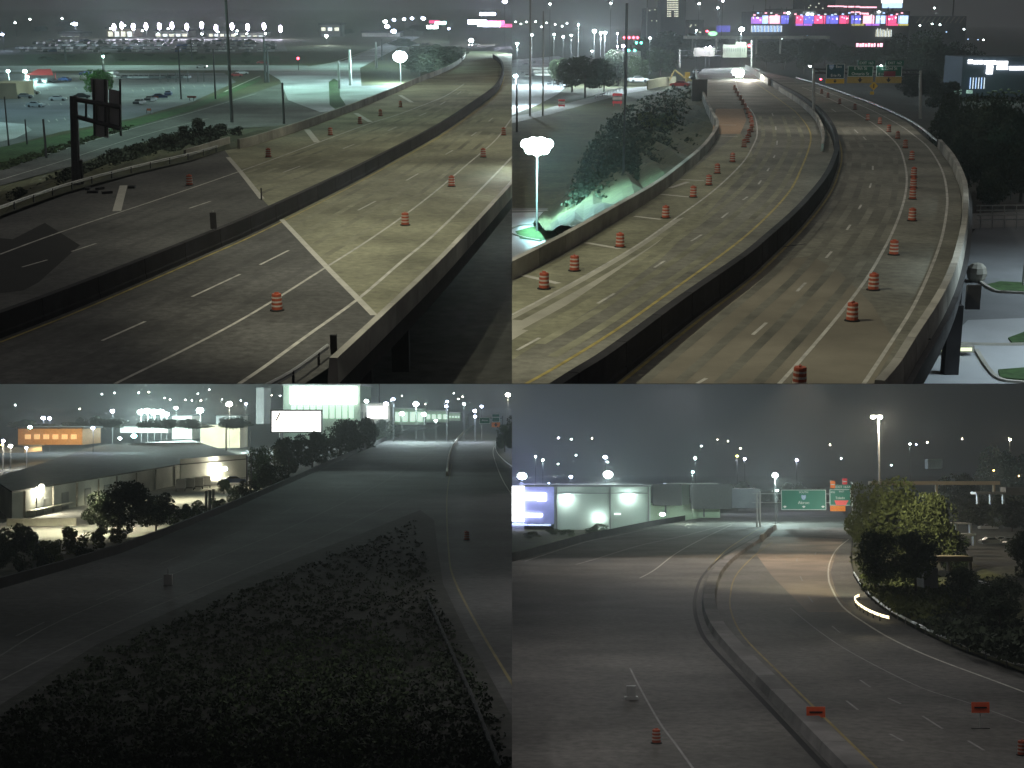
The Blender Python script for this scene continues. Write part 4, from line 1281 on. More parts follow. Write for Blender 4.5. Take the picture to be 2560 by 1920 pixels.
for i, (u, vb, vt, w) in enumerate([(2390, 400, 240, 130), (2450, 430, 238, 150), (2510, 440, 240, 150), (2560, 450, 250, 140), (2420, 470, 330, 110), (2490, 500, 320, 150), (2550, 505, 330, 150), (2470, 520, 420, 100), (2370, 340, 250, 80), (2525, 225, 165, 50)]):
    tree(q, u, vb, vt, w, 'big black looking tree right of the broad parapet', 'dark', LZ, group='trees right of the broad parapet', low=0.02)

# right hand lower lot
area(q, [(2410, 610), (2440, 570), (2700, 560), (2800, 1050), (2200, 1050), (2300, 940), (2390, 760)], LZ + 0.05, M_lot, 'car_park')
area(q, [(2340, 880), (2420, 800), (2700, 790), (2700, 1020), (2260, 1020)], LZ + 0.08, M_lot_pale, 'car_park_bay')
area(q, [(2410, 535), (2700, 520), (2700, 560), (2430, 572)], LZ + 0.05, M_street, 'lane')
for v in (535, 548, 560, 572):
    mb = MB(); mb.sweep(gp(q, [(2440, v), (2600, v - 2)], LZ), [(0.06, LZ + 1.0), (0.06, LZ + 1.15), (-0.06, LZ + 1.15), (-0.06, LZ + 1.0)])
    for u in (2450, 2480, 2510, 2540, 2570):
        c = q.g(u, v, LZ); mb.box((c.x, c.y, LZ + 0.55), (0.1, 0.1, 1.1))
    solo('rail_fence', mb, M_steel, q, {535: 'topmost', 548: 'second', 560: 'third', 572: 'lowest'}[v] + ' low rail fence above the right lower lot', 'fence')
for i, pts in enumerate([[(2465, 716), (2500, 708), (2580, 712), (2600, 735), (2490, 730)], [(2520, 850), (2560, 835), (2610, 850), (2600, 862), (2530, 862)], [(2495, 930), (2560, 925), (2640, 945), (2640, 962), (2500, 950)]]):
    mb = MB(); mb.prism([q.g(*p, LZ) for p in pts], LZ, LZ + 0.2); struct('grass_island', mb, M_grass, q)
for pts in ([(2440, 700), (2486, 730), (2540, 735), (2620, 740)], [(2440, 880), (2490, 948), (2560, 962), (2640, 975)], [(2380, 862), (2500, 866), (2640, 862)]):
    mb = MB(); mb.sweep(gp(q, pts, LZ), [(0.15, LZ), (0.15, LZ + 0.25), (-0.15, LZ + 0.25), (-0.15, LZ)]); struct('kerb', mb, M_conc, q)
c = q.g(2440, 705, LZ)
mb = MB(); mb.ball((c.x, c.y, LZ + 0.9), 1.0, 10); mb.tube((c.x, c.y, LZ), (c.x, c.y, LZ + 1), 0.3)
solo('boulder', mb, M_conc, q, 'round pale boulder marker at the edge of the right lower lot', 'boulder')
c = q.g(2410, 890, LZ)
t = thing('lot_light_fixture', 'low wide pale light box lying beside the bottom right parapet', 'fixture', q, c)
mb = MB(); mb.box((-1.5, 0, 0.6), (4.2, 0.8, 0.5)); part('box', mb, M_conc, t, False)
mb = MB(); mb.box((-1.5, -0.42, 0.6), (3.8, 0.05, 0.25)); part('lit_strip', mb, emit('pale_yellow_strip', (0.85, 0.95, 0.6), 1.2), t, False)
pole(q, 2556, 718, 600, 5, 'grey pole at the right edge above the grass island', LZ, m=M_steel)
pole(q, 2526, 500, 460, 3, 'thin pole in front of the black trees at right', LZ, m=M_steel)
for x, yy, pw in [(42, 95, 11000), (58, 130, 16000), (46, 80, 9000)]:
    light(q, (x, yy, 9), pw, (0.75, 0.92, 1.0), 0.4, 140, (x, yy, LZ), 0.5)

# left lower land things
for u, vb, vt, w, lab in [(1563, 240, 20, 8, 'tall dark pole rising through the lights left of the tower'), (1557, 520, 240, 6, 'dark pole standing in the slope weeds'), (1292, 330, 215, 5, 'dark slim pole left of the pale street'), (1325, 290, 0, 5, 'pale slim pole left of the grove, reaching the top'), (1357, 290, 40, 4, 'second pale slim pole left of the grove'), (1616, 100, 0, 3, 'white mast below the tower'), (1795, 105, 18, 3, 'thin mast beside the stadium'), (1910, 110, 0, 3, 'thin mast in front of the stadium lights'), (2376, 120, 0, 4, 'dark mast at the right of the stadium')]:
    pole(q, u, vb, vt, w, lab, y=q.g(u, max(vb, 140), LZ).y, m=M_steel_dk if 'dark' in lab else M_steel)
for u, v, lab in [(1404, 270, 'smaller red and white barricade on the side road'), (1543, 265, 'taller red and white barricade before the weeds')]:
    c = q.g(u, v, LZ); s = 1.0 if 'smaller' in lab else 1.5
    t = thing('barricade', lab, 'barricade', q, c)
    for i in range(3):
        mb = MB(); mb.box((0, 0, s * (0.7 + i * 0.75)), (s * 1.9, 0.1, s * 0.45)); part('board', mb, M_sign_red if i != 1 else M_band, t, False)
    for sx in (-0.7, 0.7):
        mb = MB(); mb.box((sx * s, 0.1, s * 1.2), (0.12, 0.12, s * 2.4)); part('leg', mb, M_sign_red, t, False)
guard_rail(q, [(1488, 248), (1520, 236), (1560, 226)], LZ, 'white rail beside the side road behind the barricade', M_sign_white, 6, h=1.2)
mb = MB(); P2 = gp(q, [(1620, 225), (1650, 217), (1690, 213)], LZ); mb.sweep(P2, [(0, LZ), (0, LZ + 3.4), (0.5, LZ + 3.4), (0.5, LZ)])
solo('retaining_wall', mb, mat('buff_wall', (0.38, 0.36, 0.22), 0.85, 0.15), q, 'buff low retaining wall above the weedy slope', 'wall')
mb = MB(); c = q.g(1748, 243, 0); mb.box((c.x, c.y, 1.6), (3.6, 0.3, 5.0)); mb.box((c.x, c.y + 0.3, 0.5), (0.3, 0.3, 3))
solo('sign_board', mb, M_signback, q, 'blank grey board standing at the top of the weedy slope', 'sign')
c = q.g(1725, 215, LZ)
t = thing('excavator', 'yellow and dark construction machine parked among the works traffic', 'excavator', q, c)
mb = MB(); mb.box((0, 0, 1.0), (5.2, 2.6, 1.0)); part('tracks', mb, M_rubber, t, False)
mb = MB(); mb.box((0.3, 0, 2.4), (4.0, 2.6, 1.8)); part('body', mb, M_sign_olive, t, False)
mb = MB(); mb.box((-1.2, -0.5, 4.2), (1.8, 1.6, 2.0)); part('cab', mb, M_sign_yellow, t, False)
mb = MB(); mb.tube((-2, 0.6, 3), (-6, 0.6, 6), 0.35); mb.tube((-6, 0.6, 6), (-8, 0.6, 2), 0.3); part('boom', mb, M_sign_olive, t, False)
for i, (u, v, k) in enumerate([(1700, 218, 'red'), (1745, 200, 'dark'), (1762, 196, 'dark'), (1775, 203, 'grey'), (1790, 198, 'dark'), (1740, 186, 'silver'), (1760, 188, 'dark'), (1785, 190, 'grey')]):
    car(q, q.g(u, v, -2), random.choice((0.2, 1.5, 2.8)), k, '%s vehicle parked in the works area below the far gantry' % k, 'vehicles parked in the works area', s=1.3)
car(q, q.g(1595, 206, LZ), 0.2, 'white', 'white long car left of the works area', s=1.8)
for i in range(14):
    u, v = random.uniform(1300, 1420), random.uniform(150, 215)
    car(q, q.g(u, v, LZ + 0.1), random.choice((0.1, 1.5)), random.choice(['silver', 'white', 'grey']), 'pale car parked along the lit street at far left', 'cars along the lit street', full=False)
for i, (v, w) in enumerate([(168, 90), (176, 110), (184, 60)]):
    mb = MB(); mb.slab(q, 1330 + i * 4, v, 1330 + w, v + 5, q.g(1350, 200, LZ).y + 10 - i * 12, 6); solo('canopy', mb, M_wall_pale, q, ['upper', 'middle', 'lower'][i] + ' pale flat canopy beside the lit street', 'canopy')
mb = MB(); mb.slab(q, 1548, 128, 1602, 172, q.g(1570, 190, LZ).y + 30, 20); solo('petrol_station', mb, M_wall_pale, q, 'pale station building behind the tall dark pole', 'building')
mb = MB(); mb.slab(q, 1550, 153, 1590, 159, q.g(1570, 190, LZ).y + 29, 1); solo('lit_fascia', mb, E_dimwhite, q, 'glowing fascia strip on the pale station building', 'fascia')

# lamps left
floodbase = q.g(1342, 580, LZ)
t = thing('floodlight_mast', 'dazzling floodlight mast over the lower left car park, heads multiplied to fill its glare', 'floodlight', q, (floodbase.x, floodbase.y, LZ))
top = q.P(1342, 362, floodbase.y)
mb = MB(); mb.tube((0, 0.3, 0), (0, 0.3, top.z - LZ), 0.12, 0.09); part('pole', mb, M_steel, t, False)
mb = MB(); mb.box((0, 0.2, top.z - LZ + 0.55), (3.4, 0.2, 0.16)); part('crossbar', mb, M_steel_dk, t, False)
for i, (dx, dz, rr) in enumerate([(-1.3, 0.1, 0.6), (-0.45, 0.25, 0.72), (0.45, 0.25, 0.72), (1.3, 0.1, 0.6), (-0.85, -0.55, 0.6), (0.0, -0.65, 0.7), (0.85, -0.55, 0.6)]):  # extra heads added so the cluster takes the shape of the lamp's bloom
    mb = MB(); mb.box((dx, 0.3, top.z - LZ + dz + 0.15), (0.8, 0.3, 0.7)); hp = part('lamp_housing', mb, M_steel_dk, t, False)
    mb = MB(); mb.ball((dx, -0.1, top.z - LZ + dz), rr, 10, (1, 0.5, 0.9)); subpart('lit_lamp', mb, E_white_hot, hp)
light(q, top + Vector((0, -1.2, -0.6)), 38000, (0.45, 0.97, 1.0), 0.5, 168, top + Vector((10, -1.2, -4.6)), 0.2)
for u, v, r, lab in [(1375, 10, 4, 'dim lamp at the very top left of the north-west view'), (1527, 8, 4, 'dim lamp at the top, left of the white mast'), (1486, 78, 8, 'largest of three starry floodlights above the grove'), (1502, 82, 5, 'middle of three starry floodlights above the grove'), (1513, 82, 6, 'right of three starry floodlights above the grove'), (1330, 87, 4.5, 'white lamp left of a dimmer pair above the street'), (1385, 86, 4, 'white lamp in the middle of the upper left row'), (1408, 92, 5, 'lower white lamp of the upper left row'), (1428, 88, 4, 'white lamp right in the upper left row'), (1293, 109, 6, 'white lamp at the seam above the lit street'), (1289, 190, 9, 'big white lamp at the seam beside the lit street'), (1446, 62, 3, 'small lamp above the starry floodlights'), (1544, 84, 3, 'blue lamp beside the tall dark pole'), (1558, 115, 7, 'violet lamp on the tall dark pole'), (1480, 128, 3, 'dim lamp in front of the grove'), (1544, 116, 3, 'small violet lamp left of the tall dark pole'), (1748, 9, 5, 'top lamp left of the stadium'), (1795, 19, 4, 'lamp on the thin mast beside the stadium'), (1807, 3, 4, 'lamp at the very top beside the stadium'), (1625, 95, 5, 'yellowish lamp right of the red signals'), (1741, 76, 3, 'tiny lamp above the far bridge'), (1854, 73, 11, 'dazzling white floodlight at the stadium corner'), (1775, 118, 5, 'violet lamp between the pale sign boards'), (1765, 119, 4, 'white lamp left of the violet one between the boards')]:
    em = E_violet if 'violet' in lab or 'blue' in lab else (E_white_hot if 'starry' in lab or 'dazzling' in lab else E_white)
    big = 'starry' in lab or 'dazzling' in lab or 'seam' in lab
    lamp(q, u, v, 420 if v > 140 else (560 if v > 60 else 760), r * 0.6, em, lab, power=(40000 if big else 4000), col=(0.75, 0.95, 1) if em is not E_violet else (0.8, 0.7, 1), pr=0.08)
for i, u in enumerate((1561, 1573, 1584, 1594)):
    lamp(q, u, 94, 600, 3.2, E_red, ['left', 'second', 'third', 'right'][i] + ' red signal of the row of four', 'row of red signals', pole=False, name='traffic_signal', cat='traffic signal', sq=(1, 1, 1))
for i, (u, v) in enumerate([(1591, 107), (1603, 107), (1572, 126), (1587, 126)]):
    lamp(q, u, v, 600, 3.0, E_green, ['upper left', 'upper right', 'lower left', 'lower right'][i] + ' green signal under the red row', 'green signals', pole=False, name='traffic_signal', cat='traffic signal', sq=(1, 1, 1))
lamp(q, 1768, 78, 600, 3.5, E_red, 'red light over the far bridge', pole=False, name='traffic_signal', cat='traffic signal')
lamp(q, 1874, 114, 480, 5, E_red, 'red beacon at the top of the far gantry', pole=False, power=1500, col=(1, .1, .1), name='beacon', cat='beacon')
mb = MB(); mb.ball(q.P(1782, 84, 600), 1.2, 8, (1.6, 1, 0.8)); solo('lit_sign', mb, emit('green_sign_glow', (0.4, 1, 0.5), 1.5), q, 'small green lit sign beside the red light over the far bridge', 'sign')
for i in range(9):
    lamp(q, 1285 + i * 17 + random.uniform(-5, 5), random.uniform(54, 68), 900, 1.6, E_white, 'tiny lamp in the distance above the lit street', 'tiny distant lamps', pole=False)

# skyline
yt = 1150
a, b = q.P(1650, 130, yt), q.P(1715, 0, yt)
t = thing('office_tower', 'dim tower with a lit column of window rows at the top', 'building', q, ((a.x + b.x) / 2, yt, LZ))
mb = MB(); mb.box(((a.x + b.x) / 2, yt + 15, 60), (b.x - a.x, 30, 134)); part('wall', mb, M_tower, t)
for r in range(9):
    for c_ in range(8):
        if r > 5 and c_ in (3, 4):
            continue
        u0 = 1668 + c_ * 3.6
        mb = MB(); mb.slab(q, u0, -6 + r * 5.6, u0 + 2.6, -3 + r * 5.6, yt - 0.3, 0.3); part('window', mb, E_window, t)
for u0, v0, u1, v1, lab in [(1610, 20, 1650, 130, 'dark block left of the lit tower'), (1720, 50, 1760, 110, 'low dark block right of the lit tower'), (2000, -20, 2090, 20, 'grey block rising behind the stadium')]:
    a, b = q.P(u0, v1, yt + 40), q.P(u1, v0, yt + 40)
    t = thing('office_block', lab, 'building', q, ((a.x + b.x) / 2, yt + 40, LZ))
    mb = MB(); mb.box(((a.x + b.x) / 2, yt + 55, (LZ + b.z) / 2), (b.x - a.x, 30, b.z - LZ)); part('wall', mb, M_tower, t)
    for k in range(5):
        mb = MB(); u = random.uniform(u0 + 3, u1 - 5); v = random.uniform(max(v0, 0) + 3, v0 + 40); mb.slab(q, u, v, u + 3, v + 2.5, yt + 39.6, 0.3); part('window', mb, E_window, t)
# far bridge
mb = MB(); mb.slab(q, 1715, 90, 2075, 97, 700, 12)
for u in (1730, 1790, 1840, 1890, 1950):
    mb.slab(q, u, 97, u + 4, 135, 704, 3)
solo('road_bridge', mb, M_conc, q, 'long pale road bridge crossing behind the far gantry', 'bridge')
# stadium
yst = 1000
a = q.P(1880, 100, yst); b = q.P(2275, 28, yst)
t = thing('stadium', 'stadium wrapped in red, blue and violet light bands along the skyline', 'stadium', q, ((a.x + b.x) / 2, yst, LZ))
mb = MB(); mb.box(((a.x + b.x) / 2, yst + 25, (LZ + b.z) / 2), (b.x - a.x, 50, b.z - LZ)); part('bowl', mb, M_tower, t)
mb = MB(); mb.slab(q, 1930, 22, 2190, 30, yst + 5, 30); part('upper_deck', mb, M_wall_grey, t)
bands = [(1878, 1905, E_purple), (1906, 1920, E_sky), (1922, 1950, E_pinkhot), (1952, 1972, E_indigo), (1990, 2008, E_pink), (2008, 2036, E_indigo), (2036, 2064, E_pink), (2066, 2096, E_indigo), (2098, 2122, E_pink), (2128, 2152, E_indigo), (2158, 2186, E_pinkhot), (2190, 2214, E_sky), (2216, 2242, E_pink), (2246, 2271, E_sky)]
for u0, u1, e in bands:
    mb = MB(); mb.slab(q, u0, 39 + (4 if e is E_purple else 0), u1, 59, yst - 1, 1); part('light_band', mb, e, t)
    for k in range(3):
        u = u0 + (u1 - u0) * (0.2 + 0.3 * k) + random.uniform(-1.5, 1.5); v = random.uniform(40, 50)
        mb = MB(); mb.slab(q, u, v, u + random.uniform(1.5, 4), v + random.uniform(1.5, 4), yst - 1.4, 0.3); part('bright_spot', mb, random.choice([E_dimwhite, E_board, E_sky, E_pinkhot]), t)
for k in range(18):
    u = 1885 + k * 21 + random.uniform(-6, 6)
    mb = MB(); mb.slab(q, u, random.uniform(8, 30), u + 1.4, 66, yst - 2.5, 0.6); part('facade_mast', mb, M_steel_dk if k % 3 else M_steel, t)
for u0, u1, e in [(2130, 2160, E_gold), (2165, 2200, E_purple), (2216, 2245, E_pink), (2246, 2271, E_gold), (1990, 2030, E_purple)]:
    mb = MB(); mb.slab(q, u0, 59.5, u1, 64, yst - 1, 1); part('lower_band', mb, e, t)
for i in range(26):
    u = 1880 + i * 15 + random.uniform(-4, 4); v = random.choice((28, 31, 34, 36))
    mb = MB(); mb.slab(q, u, v, u + 5, v + 3, yst - 1.2, 1); part('lit_bay', mb, random.choice([E_sky, E_dimwhite, E_white, E_pinkhot]), t)
for u0, v0, u1, v1 in ((2070, 14, 2110, 17), (2110, 15, 2150, 18.5), (2150, 16.5, 2192, 20)):
    mb = MB(); mb.slab(q, u0, v0, u1, v1, yst - 1, 1); part('red_line', mb, E_pinkhot, t)
for u0, v0, u1, v1 in ((2128, 29, 2150, 32), (2150, 32, 2172, 36)):
    mb = MB(); mb.slab(q, u0, v0, u1, v1, yst - 1.6, 1); part('red_line', mb, E_pinkhot, t)
for i in range(22):
    u = 1878 + i * 3.6
    mb = MB(); mb.slab(q, u, 64, u + 1.6, 80, yst - 2, 1); part('lit_pillar', mb, E_sky if i % 3 else E_dimwhite, t)
for i in range(12):
    u = 1792 + i * 2.9
    mb = MB(); mb.slab(q, u, 64, u + 1.2, 80, yst - 2, 1); part('lit_pillar', mb, E_indigo, t)
for i in range(12):
    u = 2190 + i * 3.4
    mb = MB(); mb.slab(q, u, 70 + random.uniform(0, 8), u + 1.8, 92, yst - 2, 1); part('lit_pillar', mb, E_dimwhite if i % 2 else E_window, t)
for i in range(10):
    u = 2290 + i * 12
    mb = MB(); mb.add([q.P(u, 58, yst), q.P(u + 3, 58, yst), q.P(u + 15, 42, yst), q.P(u + 12, 42, yst)], [(0, 1, 2, 3)]); mb.add([p + Vector((0, 1, 0)) for p in mb.v], [(3, 2, 1, 0)])
    part('lattice_strut', mb, mat('dim_lattice', (0.5, 0.48, 0.4), 0.7) if i == 0 else bpy.data.materials['dim_lattice'], t)
a = q.P(2275, 70, yst + 4); b = q.P(2420, 40, yst + 4)
mb = MB(); mb.box(((a.x + b.x) / 2, yst + 20, (LZ + b.z) / 2), (b.x - a.x, 26, b.z - LZ)); part('side_stand', mb, M_wall_grey, t)
t = thing('lit_billboard', 'white and blue lit billboard above the stadium roof', 'billboard', q, q.P(2231, 22, yst + 6))
mb = MB(); mb.slab(q, 2204, -4, 2257, 7, yst + 6, 1); part('white_panel', mb, E_board, t)
mb = MB(); mb.slab(q, 2206, 8, 2256, 20, yst + 6, 1); part('blue_panel', mb, E_sky, t)
mb = MB(); mb.slab(q, 2228, 20, 2234, 40, yst + 7, 1); part('post', mb, M_steel_dk, t)
# red neon store sign, right building
ysn = 620
t = thing('store_sign', 'hot pink lit lettering among the black trees', 'store sign', q, q.P(2172, 118, ysn))
for i, (u0, u1) in enumerate([(2141, 2147), (2149, 2155), (2156, 2161), (2163, 2168), (2170, 2176), (2178, 2183), (2185, 2189), (2194, 2198), (2200, 2207)]):
    mb = MB(); mb.slab(q, u0, 108 + (i % 2), u1, 117, ysn - 30, 0.6); part('letter', mb, E_pinkhot, t)
mb = MB(); mb.slab(q, 2139, 106, 2209, 119, ysn - 29, 0.8); part('backing', mb, M_conc_dark, t)
yb = 480
a, b = q.P(2400, 245, yb), q.P(2640, 142, yb)
t = thing('store_building', 'dark store with white lit name strip and bright windows at the right edge', 'building', q, ((a.x + b.x) / 2, yb, LZ))
mb = MB(); mb.box(((a.x + b.x) / 2, yb + 10, (LZ + b.z) / 2), (b.x - a.x, 20, b.z - LZ)); part('wall', mb, mat('dark_blue_wall', (0.05, 0.07, 0.10), 0.8, 0.15), t)
for u0, v0, u1, v1 in ((2421, 149, 2432, 159), (2434, 151, 2458, 160), (2461, 152, 2490, 161), (2492, 153, 2520, 162)):
    mb = MB(); mb.slab(q, u0, v0, u1, v1, yb - 0.5, 0.5); part('lit_letters', mb, E_board, t)
for u0, v0, u1, v1 in ((2466, 164, 2483, 185), (2493, 165, 2520, 174), (2524, 166, 2570, 175)):
    mb = MB(); mb.slab(q, u0, v0, u1, v1, yb - 0.5, 0.5); part('lit_window', mb, E_board, t)
for i in range(6):
    u = 2425 + i * 7
    mb = MB(); mb.slab(q, u, 194, u + 2.5, 222, yb - 0.5, 0.5); part('lit_doorway', mb, E_dimwhite if i % 2 else E_sky, t)
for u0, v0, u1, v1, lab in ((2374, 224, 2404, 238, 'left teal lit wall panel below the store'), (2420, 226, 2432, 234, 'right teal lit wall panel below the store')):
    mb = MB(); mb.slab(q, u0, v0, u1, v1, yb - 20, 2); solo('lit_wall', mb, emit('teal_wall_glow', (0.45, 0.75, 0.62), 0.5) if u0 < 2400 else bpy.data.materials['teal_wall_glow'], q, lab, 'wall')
for i in range(14):
    u = 2470 + i * 6.5
    mb = MB(); c = q.P(u, random.uniform(224, 236), yb - 22); mb.ball(c, 0.5, 6, (1.2, 1, 0.7)); solo('bush', mb, M_leaf_lt, q, 'tiny lit bush along the foot of the store', 'shrub', 'bushes at the foot of the store')
light(q, q.P(2490, 190, yb - 18), 2500, (0.6, 1, 0.85), 0.5)
for u, v in [(2336, 20), (2420, 98), (2445, 99), (2458, 100), (2300, 64), (2330, 60), (2350, 62), (2366, 80), (2410, 73), (1955, 96), (2018, 90), (2075, 140), (2350, 200), (2365, 198)]:
    lamp(q, u, v, 900, 1.9, random.choice([E_white, E_sky, E_white]), 'pin point lamp around the stadium', 'pin point lamps', pole=False)

# high lamps over the road, above the frame
light(q, (-14, 74, 36), 40000, (1, 0.96, 0.74), 0.5, 100, (10, 96, 0), 0.6)
light(q, (-14, 118, 34), 19000, (1, 0.98, 0.78), 0.5, 110, (-6, 125, 0), 0.6)
light(q, (22, 165, 36), 9000, (1, 0.95, 0.85), 0.5, 120, (25, 165, 0), 0.6)
light(q, (20, 230, 44), 24000, (1, 0.93, 0.82), 0.5, 110, (20, 230, 0), 0.6)
light(q, (35, 370, 60), 40000, (1, 0.93, 0.85), 0.5, 120, (38, 370, 0), 0.6)
for x, yy, pw in [(-60, 430, 50000), (-110, 420, 60000), (-40, 250, 16000), (-70, 300, 30000), (-30, 600, 60000)]:
    light(q, (x, yy, 38), pw, (0.6, 1, 0.85), 0.5, 130, (x, yy, LZ), 0.6)
light(q, q.over(2150, 330, 17), 5000, (1, 0.95, 0.85), 0.4, 150, q.g(2150, 270, 3))  # fixtureless fill added in front to brighten the green signs

# ================================================================== SOUTH VIEW (lower left)
q = BL
LZ = q.land
ground_sheet(q, LZ - 1.0, M_soil)
mb = MB(); mb.poly(gp(q, [(-800, 2300), (-800, 1022), (1290, 1022), (1290, 1050), (1000, 1085), (850, 1150), (600, 1262), (300, 1380), (-60, 1480), (-60, 2300)], LZ, 0)); struct('field', mb, M_soil, q)
area(q, [(-60, 1300), (36, 1297), (388, 1225), (540, 1200), (640, 1192), (720, 1200), (660, 1255), (540, 1290), (420, 1330), (300, 1372), (160, 1385), (60, 1352), (-60, 1352)], LZ + 0.05, M_street, 'loading_yard')
area(q, [(600, 1130), (700, 1120), (1000, 1066), (1100, 1060), (900, 1105), (700, 1180), (640, 1190)], LZ + 0.05, M_lot, 'car_park')
# highway
mb = MB()
mb.poly(gp(q, [(-60, 1490), (300, 1384), (600, 1264), (850, 1152), (1000, 1087), (1120, 1058), (1165, 1044), (1222, 1046), (1240, 1075), (1238, 1122), (1256, 1160), (1310, 1235), (1600, 1550), (1600, 2100), (-400, 2100)], 0.0, 0))
struct('road', mb, mat('dark_worn_asphalt', (0.05, 0.05, 0.05), 0.85, 0.45, 1.2, scale2=0.09), q)
mb = MB(); P = gp(q, [(-60, 1486), (300, 1380), (600, 1260), (850, 1148), (1000, 1083), (1120, 1055)], 0); mb.sweep(P, [(0, 0), (0, 0.9), (0.35, 0.9), (0.35, -5), (0, -5)])
solo('bridge_parapet', mb, M_conc_dark, q, 'dim parapet along the far side of the dark southbound road', 'parapet', loc=P[0])
for pts in ([(0, 1640), (145, 1555), (420, 1440), (700, 1330), (950, 1210), (1080, 1130)], [(0, 1702), (240, 1580), (500, 1470), (800, 1345), (1000, 1250)]):
    line(q, pts, 0.16, M_wl_dim)
dashes(q, [((40, 1590), (110, 1556)), ((240, 1500), (300, 1474)), ((400, 1410), (450, 1390)), ((560, 1345), (600, 1328)), ((700, 1285), (735, 1268)), ((840, 1222), (865, 1210)), ((960, 1165), (980, 1154))], 0.16, M_wl_dim)
line(q, [(1129, 1160), (1117, 1250), (1122, 1380), (1136, 1450), (1200, 1575), (1290, 1725)], 0.2, M_wy_dim)
line(q, [(1236, 1115), (1234, 1140), (1262, 1210), (1320, 1290)], 0.2, M_white)
# bushy hillside in front
hill = [(-60, 1800), (240, 1612), (600, 1450), (900, 1335), (1050, 1275), (1085, 1300), (1095, 1380), (1108, 1460), (1165, 1580), (1285, 1800), (1285, 2200), (-300, 2200)]
area(q, hill, 0.05, M_hill, 'hillside')
ground_cover(q, [(0, 1800), (240, 1640), (600, 1480), (900, 1360), (1040, 1300), (1060, 1400), (1085, 1480), (1140, 1600), (1230, 1770), (1270, 1930), (0, 1930)], 4200, 0.35, M_leaf_dk, 0.05, name='undergrowth', seed=21, leaf=(0.05, 0.13))
ground_cover(q, [(500, 1930), (560, 1700), (720, 1600), (960, 1560), (1010, 1700), (1040, 1930)], 600, 0.5, M_leaf, 0.05, name='undergrowth', seed=22, leaf=(0.05, 0.13))
guard_rail(q, [(1066, 1505), (1110, 1605), (1180, 1765), (1250, 1945)], 0.0, 'dim guard rail beaded with posts running down the right of the hillside', M_conc_dark, 2.2, h=0.6)
# median wall further on
mb = MB(); P = gp(q, [(1120, 1190), (1124, 1150), (1134, 1118), (1152, 1092), (1172, 1074), (1186, 1066)], 0); mb.sweep(P, [(0, 0), (0.1, 1.1), (0.5, 1.1), (0.6, 0)])
solo('median_barrier', mb, M_conc, q, 'buff median barrier curving away at the top right of the south view', 'barrier', loc=P[0])
guard_rail(q, [(1238, 1108), (1240, 1130), (1252, 1148), (1272, 1166), (1300, 1185)], 0, 'bright ended guard rail at the right edge of the south view', M_sign_white, 6)
drum(q, 1167, 1350, 'dim lone drum beside the dark median line of the south view', 'drums of the south view', s=1.0)
mb = MB(); c = q.g(420, 1462, 0); mb.box((c.x, c.y, 0.5), (0.8, 0.2, 1.0)); mb.tube((c.x, c.y, 0), (c.x, c.y, 1.6), 0.05)
solo('marker_board', mb, M_steel, q, 'small pale marker board barely visible on the dark road', 'sign')

# warehouse
zr = 0.6
roofpx = [(30, 1228), (450, 1160), (452, 1160), (617, 1146), (596, 1136), (480, 1100), (250, 1112), (-20, 1196)]
R_ = [q.g(u, v, zr) for u, v in roofpx]
t = thing('warehouse', 'long pale warehouse with a dark flat roof and lamps along its wall', 'warehouse', q, (sum(p.x for p in R_) / 8, sum(p.y for p in R_) / 8, LZ))
mb = MB(); mb.prism(R_, LZ, zr - 0.3); part('wall', mb, M_wall_pale, t)
mb = MB(); mb.prism([p for p in R_], zr - 0.299, zr); part('roof', mb, M_roof, t)
A, B_, C_ = R_[0], R_[1], R_[3]
mb = MB(); d = (C_ - B_); n_ = Vector((d.y, -d.x, 0)).normalized() * -1
mb.prism([B_, C_, C_ - n_ * -0.5 + Vector((0, 3, 0)), B_ + Vector((0, 3, 0))], zr, zr + 1.3); part('parapet_step', mb, M_wall_pale, t)
fdir = (B_ - A).normalized(); fn = Vector((fdir.y, -fdir.x, 0))
if fn.y > 0: fn = -fn
flen = (B_ - A).length


def on_wall(mb, s, z0, z1, w, dep=0.15):
    c = A + fdir * (s * flen) + fn * (dep / 2 + 0.02)
    mb.box((c.x, c.y, (z0 + z1) / 2), (w, dep, z1 - z0), math.atan2(fdir.y, fdir.x))


for s in (0.12, 0.24, 0.36, 0.47, 0.58):
    mb = MB(); on_wall(mb, s, LZ + 0.1, LZ + 3.6, 4.0); part('loading_door', mb, M_wall_grey, t)
for s in (0.05, 0.18, 0.30, 0.42, 0.53, 0.66, 0.8, 0.95):
    mb = MB(); on_wall(mb, s, LZ, zr - 0.4, 0.5, 0.3); part('pilaster', mb, M_conc, t)
mb = MB(); on_wall(mb, 0.16, LZ + 1.0, LZ + 1.4, 24, 1.2); part('dock_canopy', mb, M_conc, t)
for u, v, pw, lab in [(104, 1216, 9000, 'bright wall lamp with a spreading cone at the left of the warehouse'), (288, 1192, 9000, 'round wall lamp in the middle of the warehouse'), (562, 1172, 6000, 'warm wall lamp at the right end of the warehouse')]:
    k = (u - 30) / 420.0
    yy = (A + fdir * (flen * k)).y if u < 450 else (B_ + (C_ - B_) * ((u - 450) / 167)).y
    lamp(q, u, v, yy - 7, 6.5, emit('hot_warm_lamp', (1, 0.95, 0.8), 120) if 'hot_warm_lamp' not in bpy.data.materials else bpy.data.materials['hot_warm_lamp'], lab, pole=False, power=pw, col=(1, 0.93, 0.68), name='wall_lamp', cat='wall lamp')
for u, v, pw in [(480, 1250, 7000), (250, 1330, 9000), (110, 1330, 5000), (380, 1260, 6000), (610, 1220, 6000)]:
    c = q.g(u, v, LZ); light(q, c + Vector((0, 0, 9)), pw * 2, (1, 0.94, 0.62), 0.4, 140, c)
c = q.g(105, 1315, LZ)
